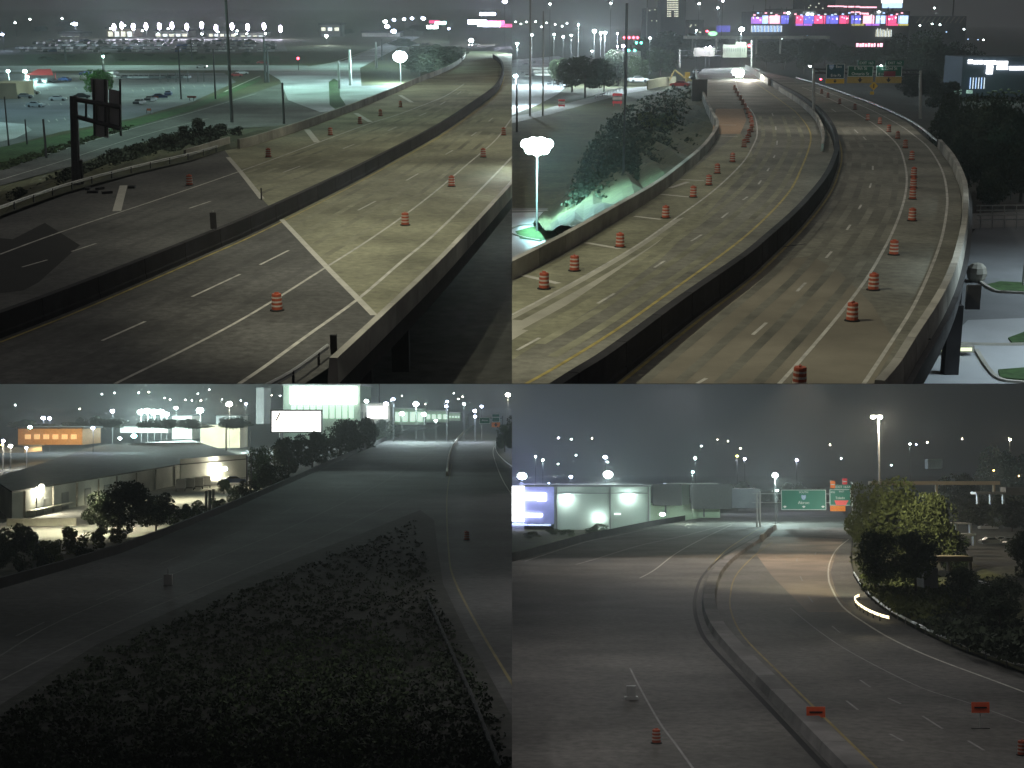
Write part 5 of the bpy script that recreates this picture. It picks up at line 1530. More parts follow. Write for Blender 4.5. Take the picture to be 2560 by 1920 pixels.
t = thing('loading_ramp', 'lit pale edge of a loading dock below the left wall lamp', 'dock', q, c)
mb = MB(); mb.box((0, 0, 0.7), (12, 1.0, 1.4), 0.15); part('dock_wall', mb, M_conc, t, False)
for i, (u, v) in enumerate([(452, 1228), (474, 1225), (497, 1222), (515, 1219)]):
    c = q.g(u, v, LZ); t = thing('trailer', ['leftmost', 'second', 'third', 'rightmost'][i] + ' dark stacked trailer frame parked against the warehouse', 'trailer', q, c, 0.2, 'trailers at the warehouse')
    mb = MB(); mb.box((0, 0, 1.9), (2.4, 5, 2.2)); part('box', mb, M_signback, t, False)
    mb = MB(); mb.box((0, 0, 0.7), (2.2, 5, 0.3)); part('chassis', mb, M_steel_dk, t, False)
    for sx in (-1, 1):
        mb = MB(); mb.tube((sx - 0.15, -1.6, 0.45), (sx + 0.15, -1.6, 0.45), 0.45); part('wheel', mb, M_tyre, t, False)
car(q, q.g(585, 1210, LZ), 0.3, 'blue', 'dark blue van parked at the right end of the warehouse', s=1.5)
for u, v in [(515, 1275), (524, 1273), (533, 1270)]:
    c = q.g(u, v, LZ); mb = MB(); mb.tube(c, c + Vector((0, 0, 4)), 0.3); solo('bollard', mb, M_steel_dk, q, 'dark upright post in the shrubs by the yard corner', 'post', 'posts at the yard corner')

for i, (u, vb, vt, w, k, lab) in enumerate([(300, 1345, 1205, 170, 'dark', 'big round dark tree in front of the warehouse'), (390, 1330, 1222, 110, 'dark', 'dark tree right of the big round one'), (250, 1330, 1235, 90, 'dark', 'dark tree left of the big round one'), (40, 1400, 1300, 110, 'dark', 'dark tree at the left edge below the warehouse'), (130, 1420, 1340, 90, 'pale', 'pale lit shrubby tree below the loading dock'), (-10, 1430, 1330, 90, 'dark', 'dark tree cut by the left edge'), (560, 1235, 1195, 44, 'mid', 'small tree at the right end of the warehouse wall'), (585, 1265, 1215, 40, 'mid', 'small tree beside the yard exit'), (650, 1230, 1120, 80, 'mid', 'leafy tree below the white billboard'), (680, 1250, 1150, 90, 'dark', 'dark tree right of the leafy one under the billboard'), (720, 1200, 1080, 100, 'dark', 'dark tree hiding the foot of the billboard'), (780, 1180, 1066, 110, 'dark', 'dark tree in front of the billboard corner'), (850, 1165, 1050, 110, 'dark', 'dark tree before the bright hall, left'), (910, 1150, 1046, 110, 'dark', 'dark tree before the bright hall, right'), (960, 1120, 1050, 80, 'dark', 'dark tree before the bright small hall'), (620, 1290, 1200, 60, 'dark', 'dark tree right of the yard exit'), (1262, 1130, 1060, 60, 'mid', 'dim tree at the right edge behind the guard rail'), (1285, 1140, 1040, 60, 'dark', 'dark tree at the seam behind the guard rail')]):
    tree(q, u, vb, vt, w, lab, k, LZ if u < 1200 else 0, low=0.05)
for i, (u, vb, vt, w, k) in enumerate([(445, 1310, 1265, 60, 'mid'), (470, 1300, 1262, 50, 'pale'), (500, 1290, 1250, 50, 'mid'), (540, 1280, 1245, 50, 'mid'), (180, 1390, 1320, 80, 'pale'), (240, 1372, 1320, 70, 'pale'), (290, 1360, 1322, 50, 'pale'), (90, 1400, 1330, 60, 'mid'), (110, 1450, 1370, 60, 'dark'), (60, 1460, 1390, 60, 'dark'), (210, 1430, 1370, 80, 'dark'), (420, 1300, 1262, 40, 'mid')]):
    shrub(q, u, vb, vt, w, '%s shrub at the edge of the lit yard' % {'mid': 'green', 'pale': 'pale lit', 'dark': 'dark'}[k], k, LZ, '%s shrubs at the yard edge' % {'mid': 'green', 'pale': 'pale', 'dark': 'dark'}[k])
for u, vb, vt, w, lab in [(565, 1165, 1060, 4, 'thin pole behind the warehouse roof'), (617, 1250, 1140, 5, 'dark pole at the right corner of the warehouse'), (628, 1245, 1135, 4, 'second dark pole at the right corner of the warehouse'), (948, 1050, 950, 4, 'thin dark mast in front of the bright halls'), (1170, 1085, 1035, 3, 'thin pole above the median of the south view'), (625, 1120, 1075, 3, 'white thin pole left of the billboard'), (1113, 1045, 1000, 3, 'pale gantry post left of the road end')]:
    pole(q, u, vb, vt, w, lab, y=q.g(u, max(vb, 1080), LZ).y)

# lit billboard and halls
yb = 560
a, b = q.P(677, 1080, yb), q.P(805, 1025, yb)
t = thing('billboard', 'white floodlit billboard in a dark frame on a post', 'billboard', q, ((a.x + b.x) / 2, yb, LZ))
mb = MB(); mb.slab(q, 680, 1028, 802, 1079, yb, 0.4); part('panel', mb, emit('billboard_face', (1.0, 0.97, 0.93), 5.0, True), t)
for (u0, v0, u1, v1) in ((676, 1024, 806, 1028), (676, 1079, 806, 1082), (676, 1028, 680, 1079), (802, 1028, 806, 1079)):
    mb = MB(); mb.slab(q, u0, v0, u1, v1, yb - 0.2, 0.8); part('frame', mb, M_steel_dk, t)
mb = MB(); mb.tube(q.P(702, 1080, yb + 0.8), q.P(702, 1125, yb + 0.8), 0.5); part('post', mb, M_steel, t)
mb = MB(); mb.tube(q.P(690, 1052, yb - 0.3), q.P(700, 1032, yb - 0.3), 0.35); part('print_mark', mb, M_sign_olive, t)
yh = 760
t = thing('bright_hall', 'big hall with a blown out white lit sign wall over pale green windows', 'building', q, (q.P(800, 1060, yh).x, yh, LZ))
mb = MB(); mb.slab(q, 708, 963, 900, 1100, yh + 1, 60); part('wall', mb, mat('pale_green_wall', (0.5, 0.62, 0.5), 0.8, 0.1), t)
mb = MB(); mb.slab(q, 725, 966, 892, 1010, yh - 1, 1); part('sign_wall', mb, emit('blown_sign_wall', (0.93, 1.0, 0.98), 4.5, True), t)
for i in range(10):
    mb = MB(); u = 728 + i * 16; mb.slab(q, u, 1014, u + 12, 1046, yh - 0.6, 0.5); part('window', mb, emit('green_white_window', (0.75, 1.0, 0.82), 0.95) if i == 0 else bpy.data.materials['green_white_window'], t)
mb = MB(); mb.slab(q, 706, 960, 902, 964, yh - 2, 64); part('roof_edge', mb, M_sign_white, t)
t = thing('bright_hall', 'small hall with a glaring white front beside the dark mast', 'building', q, (q.P(940, 1060, yh).x, yh + 6, LZ))
mb = MB(); mb.slab(q, 900, 1008, 975, 1090, yh + 6, 30); part('wall', mb, M_wall_pale, t)
mb = MB(); mb.slab(q, 918, 1016, 968, 1046, yh + 5, 0.8); part('lit_front', mb, emit('lit_front', (1, 0.97, 1), 3.5, True), t)
for i in range(6):
    mb = MB(); u = 868 + i * 9; mb.slab(q, u, 1030, u + 3, 1050, yh + 4, 0.8); part('column', mb, M_wall_grey, t)
for i, (u0, v0, u1, v1) in enumerate([(985, 1022, 1060, 1062), (1064, 1028, 1120, 1056), (1122, 1032, 1150, 1052)]):
    a = q.P(u0, v1, 820); b = q.P(u1, v0, 820)
    t = thing('showroom', ['left', 'middle', 'right'][i] + ' pale green lit showroom along the far car park', 'building', q, ((a.x + b.x) / 2, 820, LZ))
    mb = MB(); mb.slab(q, u0, v0, u1, v1, 820, 20); part('wall', mb, bpy.data.materials['pale_green_wall'], t)
    mb = MB(); mb.slab(q, u0, v0 - 2, u1, v0, 818, 22); part('roof', mb, M_sign_white, t)
    for k in range(4):
        mb = MB(); w = (u1 - u0) / 4; mb.slab(q, u0 + w * (k + 0.15), v0 + 8, u0 + w * (k + 0.8), v1 - 8, 819, 0.5); part('window', mb, bpy.data.materials['green_white_window'], t)
t = thing('factory_hall', 'long low orange lit hall at the upper left', 'building', q, (q.P(130, 1110, 560).x, 560, LZ))
mb = MB(); mb.slab(q, 45, 1072, 206, 1112, 560, 25); part('wall', mb, mat('orange_brick_wall', (0.55, 0.32, 0.14), 0.85, 0.15), t)
mb = MB(); mb.slab(q, 43, 1068, 208, 1072, 559, 27); part('roof', mb, M_roof, t)
for k in range(6):
    mb = MB(); u = 62 + k * 23; mb.slab(q, u, 1086, u + 14, 1098, 559.5, 0.4); part('window', mb, emit('orange_window', (1.0, 0.65, 0.3), 0.7) if k == 0 else bpy.data.materials['orange_window'], t)
light(q, q.P(130, 1080, 535), 14000, (1, 0.66, 0.32), 0.5)
light(q, q.P(175, 1085, 538), 9000, (1, 0.75, 0.4), 0.5)
for (u0, v0, u1, v1, m, lab) in [(300, 1066, 420, 1082, M_wall_pale, 'low pale roofs under the dazzling floodlights'), (430, 1040, 480, 1098, M_wall_pale, 'pale block right of the dazzling floodlights'), (500, 1062, 600, 1120, M_wall_tan, 'tan block left of the billboard'), (640, 970, 660, 1060, M_wall_grey, 'dim tall stack of a building left of the bright hall'), (540, 1040, 600, 1062, M_wall_grey, 'grey block behind the tan block'), (0, 1118, 60, 1132, M_wall_tan, 'tan low shed under the amber lamps')]:
    mb = MB(); mb.slab(q, u0, v0, u1, v1, 690 if u0 > 60 else 520, 20); mb2 = MB()
    a = q.P((u0 + u1) / 2, v1, 690 if u0 > 60 else 520)
    t = thing('industrial_building', lab, 'building', q, a)
    part('wall', mb, m, t)
    mb = MB(); mb.slab(q, u0 - 2, v0 - 2, u1 + 2, v0, (690 if u0 > 60 else 520) - 1, 22); part('roof', mb, M_roof, t)
# lamps
hot = bpy.data.materials['hot_warm_lamp']
for u, v, r, em, pw, lab in [(352, 1030, 9, E_white_hot, 30000, 'left of the dazzling floodlight row at the factory'), (368, 1028, 10, E_white_hot, 30000, 'second of the dazzling floodlight row at the factory'), (385, 1030, 10, E_white_hot, 30000, 'third of the dazzling floodlight row at the factory'), (402, 1030, 10, E_white_hot, 30000, 'fourth of the dazzling floodlight row at the factory'), (416, 1036, 8, E_white_hot, 30000, 'right of the dazzling floodlight row at the factory'), (500, 1026, 10, E_white_hot, 40000, 'glaring teal-white floodlight right of the row'), (573, 1010, 9, hot, 30000, 'warm white floodlight left of the bright hall'), (335, 1090, 8, E_teal, 12000, 'teal-white lamp over the warehouse roof'), (300, 1096, 5, E_white, 5000, 'white lamp left of the teal one over the roof'), (281, 1028, 6, E_violet, 8000, 'violet lamp left of the floodlight row'), (232, 1070, 5, E_blue, 5000, 'blue lamp right of the orange hall'), (108, 1045, 6, E_blue, 8000, 'left of a blue lamp pair over the orange hall'), (124, 1046, 5, E_blue, 8000, 'right of a blue lamp pair over the orange hall'), (75, 1068, 6, E_teal, 8000, 'teal lamp at the left end of the orange hall roof'), (8, 1102, 5, E_violet, 4000, 'violet lamp at the left edge'), (26, 1115, 6, hot, 6000, 'warm lamp at the left edge by the shed'), (6, 1112, 4, E_yellow, 1500, 'yellow-green lamp at the left edge'), (66, 1120, 4, E_blue, 3000, 'blue lamp below the orange hall'), (205, 1142, 4, hot, 3000, 'small warm lamp on the warehouse roof'), (1040, 1010, 8, E_white_hot, 25000, 'big white lamp over the showrooms'), (965, 1010, 7, E_blue, 12000, 'blue-white lamp by the small hall'), (916, 1003, 6, E_white, 8000, 'white lamp over the small hall'), (983, 998, 5, E_blue, 6000, 'blue lamp upper right of the small hall'), (1118, 1004, 4, E_blue, 4000, 'upper of a blue lamp pair at right'), (1116, 1016, 4, E_blue, 4000, 'lower of a blue lamp pair at right'), (1160, 1010, 4, E_white, 4000, 'white lamp over the road end'), (1187, 1027, 5, E_blue, 6000, 'blue-violet lamp near the road end'), (1204, 1016, 4, E_blue, 4000, 'small blue lamp right of the road end'), (1188, 1041, 4, E_blue, 3000, 'low blue lamp at the road end'), (1270, 987, 7, hot, 12000, 'warm street lamp at the upper right edge'), (1005, 1034, 7, E_white, 8000, 'lamp on the left showroom front'), (1060, 1036, 7, E_white, 8000, 'lamp on the middle showroom front'), (1090, 1052, 4, E_white, 3000, 'low lamp before the middle showroom'), (440, 1020, 6, E_white, 6000, 'white lamp between the row and the glaring floodlight'), (615, 1010, 4, E_blue, 3000, 'small blue lamp left of the bright hall')]:
    lamp(q, u, v, 480 if v > 1060 else 640, r * 0.9, em, lab, power=pw * (2.6 if em is E_white_hot else 1.3) * (1 if 'roof' not in lab else 0.15), col=(0.75, 1, 0.95) if em in (E_white_hot, E_teal, E_white) else ((0.65, 0.75, 1) if em in (E_blue, E_violet) else (1, 0.9, 0.65)), pr=0.08, pole='roof' not in lab)
for i in range(34):
    u = random.uniform(20, 1240)
    lamp(q, u, random.uniform(966, 1010) + abs(u - 640) * 0.03, 1300, random.uniform(1.0, 2.0), random.choice([E_white, E_white, E_warm]), 'pin point lamp far off across the valley', 'pin point lamps across the valley', pole=False)
for i in range(20):
    u = 690 + i * 30; v = random.uniform(1040, 1056)
    tree(q, random.uniform(0, 640), 1075, random.uniform(1040, 1060), random.uniform(40, 90), 'far dark tree between the factories', 'dark', y=620, group='far trees between the factories')
# signs at right
t = road_sign(q, 1198, 1043, 1226, 1060, 560, M_green, 'small far green sign over the south view road end', [('Akron', 1212, 1051, 6)])
road_sign(q, 1229, 1042, 1250, 1056, 560, M_green, 'far green sign with tabs above an orange strip', [], 12, stripm=M_sign_orange, tab=(1231, 1036, 1248))
mb = MB(); mb.tube(q.P(1194, 1046, 562), q.P(1256, 1046, 562), 0.15)
mb.tube(q.P(1256, 1040, 562), q.P(1256, 1085, 562), 0.25)
solo('sign_gantry', mb, M_steel_dk, q, 'thin gantry arm holding the far green signs of the south view', 'gantry')

light(q, q.over(1200, 1085, 26), 14000, (1, 0.9, 0.6), 0.5, 120, q.g(1190, 1090, 0))
light(q, q.over(1150, 1140, 30), 5000, (1, 0.95, 0.8), 0.5, 120, q.g(1150, 1140, 0))
light(q, q.over(850, 1180, 34), 30000, (0.75, 1, 0.92), 0.5, 130, q.g(850, 1200, 0))
light(q, q.over(500, 1380, 30), 2500, (1, 0.98, 0.95), 0.5, 130, q.g(500, 1380, 0))
for x, yy, z, pw in [(-10, 84, 18, 2000), (-34, 92, 18, 1900), (-14, 120, 18, 1700), (-46, 140, 19, 1400), (-80, 190, 22, 1800)]:  # weak fixtureless fills added to lift the dark road and hillside
    light(q, (x, yy, z), pw, (1, 0.98, 0.95), 0.5, 150, (x, yy, 0), 0.8)

# ================================================================== SOUTH-EAST VIEW (lower right)
q = BR
LZ = q.land
ground_sheet(q, LZ - 1.0, M_soil)
mb = MB(); mb.poly(gp(q, [(1000, 1420), (1280, 1400), (1530, 1335), (1760, 1290), (1850, 1270), (1880, 1190), (1000, 1190)], LZ, 0)); struct('field', mb, M_verge, q)
area(q, [(1000, 1330), (1280, 1316), (1560, 1316), (1800, 1290), (1800, 1282), (1280, 1306), (1000, 1306)], LZ + 0.05, M_lot, 'car_park')
mb = MB()
M_road_se = mat('grey_worn_asphalt', (0.10, 0.096, 0.088), 0.8, 0.4, 1.3, scale2=0.09)
mb.poly(gp(q, [(1100, 1450), (1290, 1402), (1450, 1356), (1530, 1338), (1630, 1316), (1760, 1293), (1850, 1272), (1930, 1250), (1990, 1222), (2030, 1222), (2080, 1250), (2114, 1290), (2130, 1345), (2126, 1400), (2136, 1445), (2170, 1492), (2224, 1537), (2304, 1582), (2400, 1627), (2540, 1680), (2800, 1770), (2800, 2200), (1000, 2200)], 0.0, 0))
struct('road', mb, M_road_se, q)
area(q, [(1915, 1340), (2110, 1348), (2090, 1385), (2076, 1430), (2090, 1480), (2130, 1530), (2020, 1530), (1930, 1440), (1890, 1385)], 0.004, mat('pinkish_concrete', (0.20, 0.16, 0.125), 0.8, 0.12, 0.3, scale2=0.08), 'concrete_lanes')
line(q, [(1917, 1336), (2000, 1339), (2112, 1347)], 1.6, M_joint_dk, 'expansion_joint', 0.02, n=0)
ledL = [(1910, 1331), (1858, 1360), (1805, 1392), (1768, 1426), (1747, 1458), (1736, 1510), (1745, 1560), (1770, 1608), (1851, 1694), (1967, 1817), (2100, 1960), (2200, 2060)]
ledR = [(1925, 1348), (1888, 1375), (1852, 1408), (1828, 1440), (1819, 1475), (1819, 1520), (1851, 1585), (1944, 1680), (2083, 1817), (2210, 1940), (2320, 2040)]
mid = [((a[0] * 0.55 + b[0] * 0.45), (a[1] * 0.55 + b[1] * 0.45)) for a, b in zip(ledL, ledR)]
P = gp(q, mid, 0)
wall_panels(q, 'median barrier bending down the middle of the south-east view', P, [(0.95, 0), (0.75, 0.7), (-0.75, 0.7), (-0.95, 0)], M_conc_old, 'median_barrier')
mb = MB(); P = gp(q, [(1903, 1352), (1925, 1333), (1938, 1322)], 0); mb.sweep(P, [(0.5, 0), (0.3, 1.5), (-0.3, 1.5), (-0.5, 0)])
solo('concrete_barrier', mb, M_conc, q, 'bright blunt barrier end beside the paired posts', 'barrier', loc=P[0])
line(q, ledL, 0.45, M_shadow_gutter, 'dark_gutter', 0.012)
line(q, [(u + 8, v + 6) for u, v in ledR], 0.22, M_wy)
line(q, [(1312, 1403), (1456, 1357), (1529, 1342), (1627, 1321), (1740, 1301)], 0.22, M_white)
line(q, [(1440, 1411), (1491, 1397), (1595, 1365), (1720, 1337), (1840, 1305)], 0.2, M_white)
line(q, [(1600, 1445), (1636, 1425), (1691, 1383), (1760, 1345), (1830, 1312)], 0.2, M_white)
line(q, [(1769, 1426), (1810, 1380), (1860, 1345), (1905, 1318)], 0.2, M_yellow)
line(q, [(2122, 1348), (2091, 1374), (2074, 1408), (2071, 1440), (2078, 1468), (2106, 1516), (2160, 1556), (2230, 1598), (2330, 1644), (2480, 1700), (2600, 1745)], 0.26, M_white)
line(q, [(1575, 1670), (1600, 1720), (1650, 1808), (1690, 1862), (1735, 1925)], 0.16, M_wl)
line(q, [(1975, 1520), (2050, 1580), (2140, 1638), (2300, 1718), (2430, 1760), (2580, 1815)], 0.14, M_wl)
dashes(q, [((2150, 1700), (2176, 1718)), ((2220, 1745), (2252, 1760)), ((2306, 1790), (2356, 1822)), ((2420, 1852), (2460, 1876)), ((2116, 1752), (2145, 1775)), ((2225, 1835), (2258, 1853)), ((2000, 1440), (2006, 1452)), ((2020, 1490), (2032, 1506)), ((1992, 1395), (1992, 1404)), ((2040, 1380), (2037, 1388)), ((2080, 1565), (2100, 1582))], 0.18, M_wl)
guard_rail(q, [(2134, 1440), (2168, 1490), (2222, 1535), (2302, 1580), (2400, 1624), (2540, 1676), (2640, 1712)], 0, 'long dim guard rail sweeping out to the right edge under the trees', M_steel, 5)
t = guard_rail(q, [(2148, 1500), (2137, 1506), (2142, 1520), (2168, 1538), (2200, 1552), (2222, 1558)], 0.0, 'hooked rail end beside the bend, its lit look an added warm white glow', emit('painted_rail_glow', (1.0, 0.85, 0.5), 2.6), 3, h=0.8)  # the rail is no lamp; light caught on it is painted as emission
light(q, q.g(2165, 1540, 2.2), 60, (1, 0.88, 0.6), 0.2)  # small light without a fixture, added to back up the rail's glow
P = gp(q, [(1280, 1330), (1290, 1322), (1400, 1322), (1540, 1326)], LZ + 2.5)
mb = MB(); mb.sweep(gp(q, [(1200, 1398), (1290, 1392), (1450, 1347), (1530, 1330), (1630, 1309), (1760, 1287)], 0), [(0, 0), (0, 0.9), (0.3, 0.9), (0.3, -4), (0, -4)])
solo('bridge_parapet', mb, M_conc_dark, q, 'low dark parapet between the road and the lit building', 'parapet')

# hall with lamps
yh = 520
t = thing('market_hall', 'long pale green lit hall with cone shaped wall lamps', 'building', q, (q.P(1500, 1310, yh).x, yh, LZ))
mb = MB(); mb.slab(q, 1385, 1217, 1626, 1335, yh, 40); part('wall', mb, mat('sage_wall', (0.42, 0.50, 0.45), 0.85, 0.08, 0.1), t)
mb = MB(); mb.slab(q, 1300, 1212, 1630, 1217, yh - 1, 42); part('roof_edge', mb, M_wall_grey, t)
mb = MB(); mb.slab(q, 1626, 1262, 1800, 1318, yh + 10, 30); part('low_wing', mb, mat('green_wing_wall', (0.36, 0.46, 0.33), 0.85, 0.08, 0.1), t)
mb = MB(); mb.slab(q, 1704, 1212, 1723, 1262, yh + 11, 10); part('stair_tower', mb, bpy.data.materials['sage_wall'], t)
mb = MB(); mb.slab(q, 1668, 1208, 1795, 1212, yh + 9, 14); part('canopy_edge', mb, M_wall_pale, t)
for u in (1390, 1524, 1620):
    mb = MB(); mb.slab(q, u, 1218, u + 3, 1330, yh - 0.5, 0.4); part('downpipe', mb, M_wall_grey, t)
mb = MB(); mb.slab(q, 1386, 1232, 1622, 1234, yh - 0.5, 0.4); part('ledge', mb, M_wall_grey, t)
mb = MB(); mb.slab(q, 1312, 1217, 1385, 1310, yh - 0.2, 40); part('blue_bay', mb, mat('blue_panel_wall', (0.35, 0.38, 0.75), 0.8, 0.08), t)
for u0, v0, u1, v1 in ((1314, 1233, 1366, 1249), (1343, 1248, 1366, 1252), (1314, 1284, 1356, 1292)):
    mb = MB(); mb.slab(q, u0, v0, u1, v1, yh - 1.2, 0.4); part('lit_letters', mb, E_board, t)
mb = MB(); mb.slab(q, 1250, 1215, 1311, 1304, yh - 1.5, 1.2); part('white_lit_panel', mb, emit('blown_white_panel', (0.97, 1, 1), 4.5, True), t)
light(q, q.P(1350, 1235, yh - 14), 2200, (0.55, 0.58, 1), 0.6)
for u0, v0, u1, v1, lab in [(1632, 1210, 1704, 1264, 'dark square board beside the pale hall'), (1728, 1210, 1830, 1272, 'wide dark board beside the stair tower')]:
    mb = MB(); mb.slab(q, u0, v0, u1, v1, yh + 4, 1.0); mb.slab(q, u0 + 30, v1, u0 + 34, v1 + 20, yh + 4.4, 0.6); solo('board_back', mb, M_steel_dk, q, lab, 'billboard')
for u, v, r, pw, lab in [(1417, 1246, 7, 420, 'upper left cone shaped wall lamp'), (1571, 1240, 7, 420, 'upper right cone shaped wall lamp'), (1497, 1292, 6, 300, 'lower left wall lamp'), (1656, 1286, 6, 300, 'lower right wall lamp')]:
    lamp(q, u, v, yh - 2, r * 0.9, E_white_hot, lab + ' on the pale hall', pole=False, power=pw, col=(0.9, 1, 0.85), name='wall_lamp', cat='wall lamp', sq=(1.3, 0.6, 0.7))
mb = MB(); mb.slab(q, 1536, 1283, 1552, 1287, yh - 0.8, 0.5); solo('lit_sign', mb, E_dimwhite, q, 'small white lit plate low on the pale hall', 'sign')
for u, v in [(1380, 1330), (1420, 1335), (1480, 1328), (1330, 1340), (1500, 1320), (1560, 1316), (1660, 1306), (1700, 1300)]:
    shrub(q, u, v + 6, v - 12, 46, 'bush along the foot of the pale hall', 'mid', LZ, 'bushes along the pale hall')
light(q, q.P(1480, 1262, yh - 60), 3000, (0.8, 1, 0.9), 0.6)
light(q, q.P(1720, 1275, yh - 50), 2500, (0.85, 1, 0.75), 0.6)
mb = MB(); mb.slab(q, 1800, 1222, 1900, 1270, yh + 80, 20); solo('dark_block', mb, M_wall_grey, q, 'dim block beyond the hall, left of the green sign', 'building')

# green signs
ysg = 440
root = thing('sign_gantry', 'gantry carrying the large green sign over the south-east road', 'gantry', q, q.P(1897, 1335, ysg))
for u, v0, v1, r in ((1892, 1232, 1338, 0.3), (1900, 1228, 1335, 0.3), (2131, 1205, 1330, 0.25)):
    mb = MB(); mb.tube(q.P(u, v1, ysg + 1), q.P(u, v0, ysg + 1), r, r * 0.8, 8); part('post', mb, M_steel, root)
for v in (1234, 1256):
    mb = MB(); mb.tube(q.P(1880, v, ysg + 1), q.P(2132, v + 1, ysg + 1), 0.16, n=6); part('chord', mb, M_steel, root)
for i in range(9):
    u = 1890 + i * 27
    mb = MB(); mb.tube(q.P(u, 1234, ysg + 1), q.P(u + 13, 1256, ysg + 1), 0.07, n=5); part('brace', mb, M_steel_dk, root)
M_signlit = mat('sign_sea_green', (0.02, 0.20, 0.14), 0.5, 0.06, 0.4)
t = road_sign(q, 1953, 1224, 2065, 1275, ysg, M_signlit, 'wide sea green overhead sign with a shield and three down arrows', [('SOUTH', 2009, 1231, 7), ('Akron', 2009, 1257, 11)], shield=(2009, 1244, 13, '77'))
px = q.m(ysg)
for u in (1962, 2009, 2057):
    mb = MB(); x = (u - 2009) * px; zz = (1275 - 1267) * px; s = 4.2 * px
    board(mb, [(x - s * 1.1, -0.12, zz + s * 0.2), (x, -0.12, zz + s * 0.7), (x + s * 1.1, -0.12, zz + s * 0.2), (x, -0.12, zz - s * 0.8)], 0.03); part('down_arrow', mb, M_sign_white, t, False)
t = road_sign(q, 2074, 1223, 2127, 1264, ysg, M_signlit, 'square green sign with a coral banner above an orange strip', [('EAST', 2104, 1229, 6), ('Toledo', 2100, 1245, 8), ('490', 2082, 1231, 7)], tab=(2087, 1212, 2128), tabtext='EXIT 161A')
mb = MB(); w = 1.0
def bq(u, v): return ((u - 2100.5) * px, -0.14, (1264 - v) * px)
board(mb, [bq(2086, 1251), bq(2090, 1263), bq(2114, 1263), bq(2121, 1251)], 0.04)
part('coral_banner', mb, mat('coral_banner', (0.95, 0.12, 0.12), 0.5, 0.04), t, False)
mb = MB(); mb.box((-6.5 * px, -0.03, -7.2 * px), (38 * px, 0.14, 13.5 * px)); part('orange_strip', mb, M_sign_orange, t, False)
for dz in (3.2, 11):
    mb = MB(); mb.box((-5 * px, -0.12, -dz * px), (30 * px, 0.04, 1.2 * px)); part('strip_border', mb, M_sign_yellow, t, False)
for u, v0, v1, m, lab in [(2082, 1202, 1220, M_sign_orange, 'orange banded plate on top of the square green sign'), (2112, 1196, 1211, M_sign_red, 'red plate on top of the square green sign')]:
    mb = MB(); mb.slab(q, u - 6, v0, u + 6, v1, ysg - 0.1, 0.12)
    o = solo('plate_sign', mb, m, q, lab, 'sign')
    mb = MB(); mb.slab(q, u - 5, (v0 + v1) / 2 - 1, u + 5, (v0 + v1) / 2 + 1.5, ysg - 0.2, 0.08)
    part('stripe', mb, M_sign_white, o, False) if False else solo('plate_band', mb, M_sign_white, q, 'pale band across the ' + lab.split(' plate')[0] + ' plate', 'sign band')
light(q, q.P(2009, 1275, ysg - 14), 2600, (0.85, 1, 0.95), 0.4)
light(q, q.P(2100, 1262, ysg - 12), 3500, (1, 0.95, 0.85), 0.4)

# work signs and drums
for u, vb, vt, w, lab in [(2040, 1815, 1768, 46, 'orange work sign standing nearer the middle, on a thin leg'), (2452, 1822, 1757, 44, 'orange work sign at the right, on a longer leg')]:
    c = q.g(u, vb); px2 = q.m(c.y)
    t = thing('work_sign', lab, 'work sign', q, c, 0, 'orange work signs')
    hgt = (vb - vt) * px2; ph = 26 * px2
    mb = MB(); mb.box((0, 0, hgt - ph / 2), (w * px2, 0.06, ph)); part('panel', mb, mat('dusty_orange', (0.62, 0.10, 0.04), 0.6, 0.15) if 'dusty_orange' not in bpy.data.materials else bpy.data.materials['dusty_orange'], t, False)
    mb = MB(); mb.box((0, -0.05, hgt - ph / 2), (w * px2 * 0.7, 0.03, ph * 0.15)); part('lettering_bar', mb, M_black, t, False)
    mb = MB(); mb.tube((0, 0.06, 0), (0, 0.06, hgt - ph * 0.3), 0.05); part('post', mb, M_steel, t, False)
    mb = MB(); mb.box((0, 0.06, 0.03), (1.2, 0.2, 0.06)); part('foot', mb, M_steel_dk, t, False)
drum(q, 1641, 1858, 'lone dim drum on the dark lower left carriageway', 'drums of the south-east view', s=0.8)
drum(q, 2556, 1888, 'drum cut by the right edge of the south-east view', 'drums of the south-east view', s=0.8)
c = q.g(1578, 1748); mb = MB(); mb.box((c.x, c.y, 0.5), (0.7, 0.2, 1.0)); mb.box((c.x, c.y, 0.1), (1.0, 0.5, 0.2)); solo('marker_board', mb, M_steel, q, 'faint pale marker board on the left carriageway', 'sign')
c = q.g(2138, 1320, 0); mb = MB(); mb.box((c.x, c.y, 1.2), (1.2, 0.4, 0.8)); mb.tube((c.x, c.y, 0), (c.x, c.y, 1.0), 0.08); solo('reflector_sign', mb, M_sign_red, q, 'small red marker at the right edge of the lit lanes', 'sign')

# verge, trees and terraces on the right
loft(q, [(2118, 1290), (2132, 1345), (2130, 1400), (2140, 1442), (2174, 1489), (2228, 1533), (2308, 1578), (2404, 1622), (2545, 1674), (2700, 1735)], [(2150, 1260), (2230, 1290), (2300, 1330), (2360, 1370), (2420, 1400), (2480, 1430), (2560, 1450), (2640, 1480), (2760, 1510), (2900, 1540)], -0.02, 3.0, M_verge, 'verge', 8, 0.3)
mb = MB(); mb.poly(gp(q, [(2150, 1258), (2230, 1290), (2360, 1370), (2480, 1430), (2640, 1480), (2900, 1540), (2900, 1240), (2150, 1240)], 3.0, 0)); struct('terrace', mb, M_soil, q)
ground_cover(q, [(2136, 1400), (2150, 1300), (2260, 1320), (2400, 1410), (2440, 1500), (2330, 1560), (2240, 1530), (2170, 1480)], 1300, 0.8, M_leaf_lt, 1.0, name='grass', seed=31, slope=lambda u, v: 1.2)
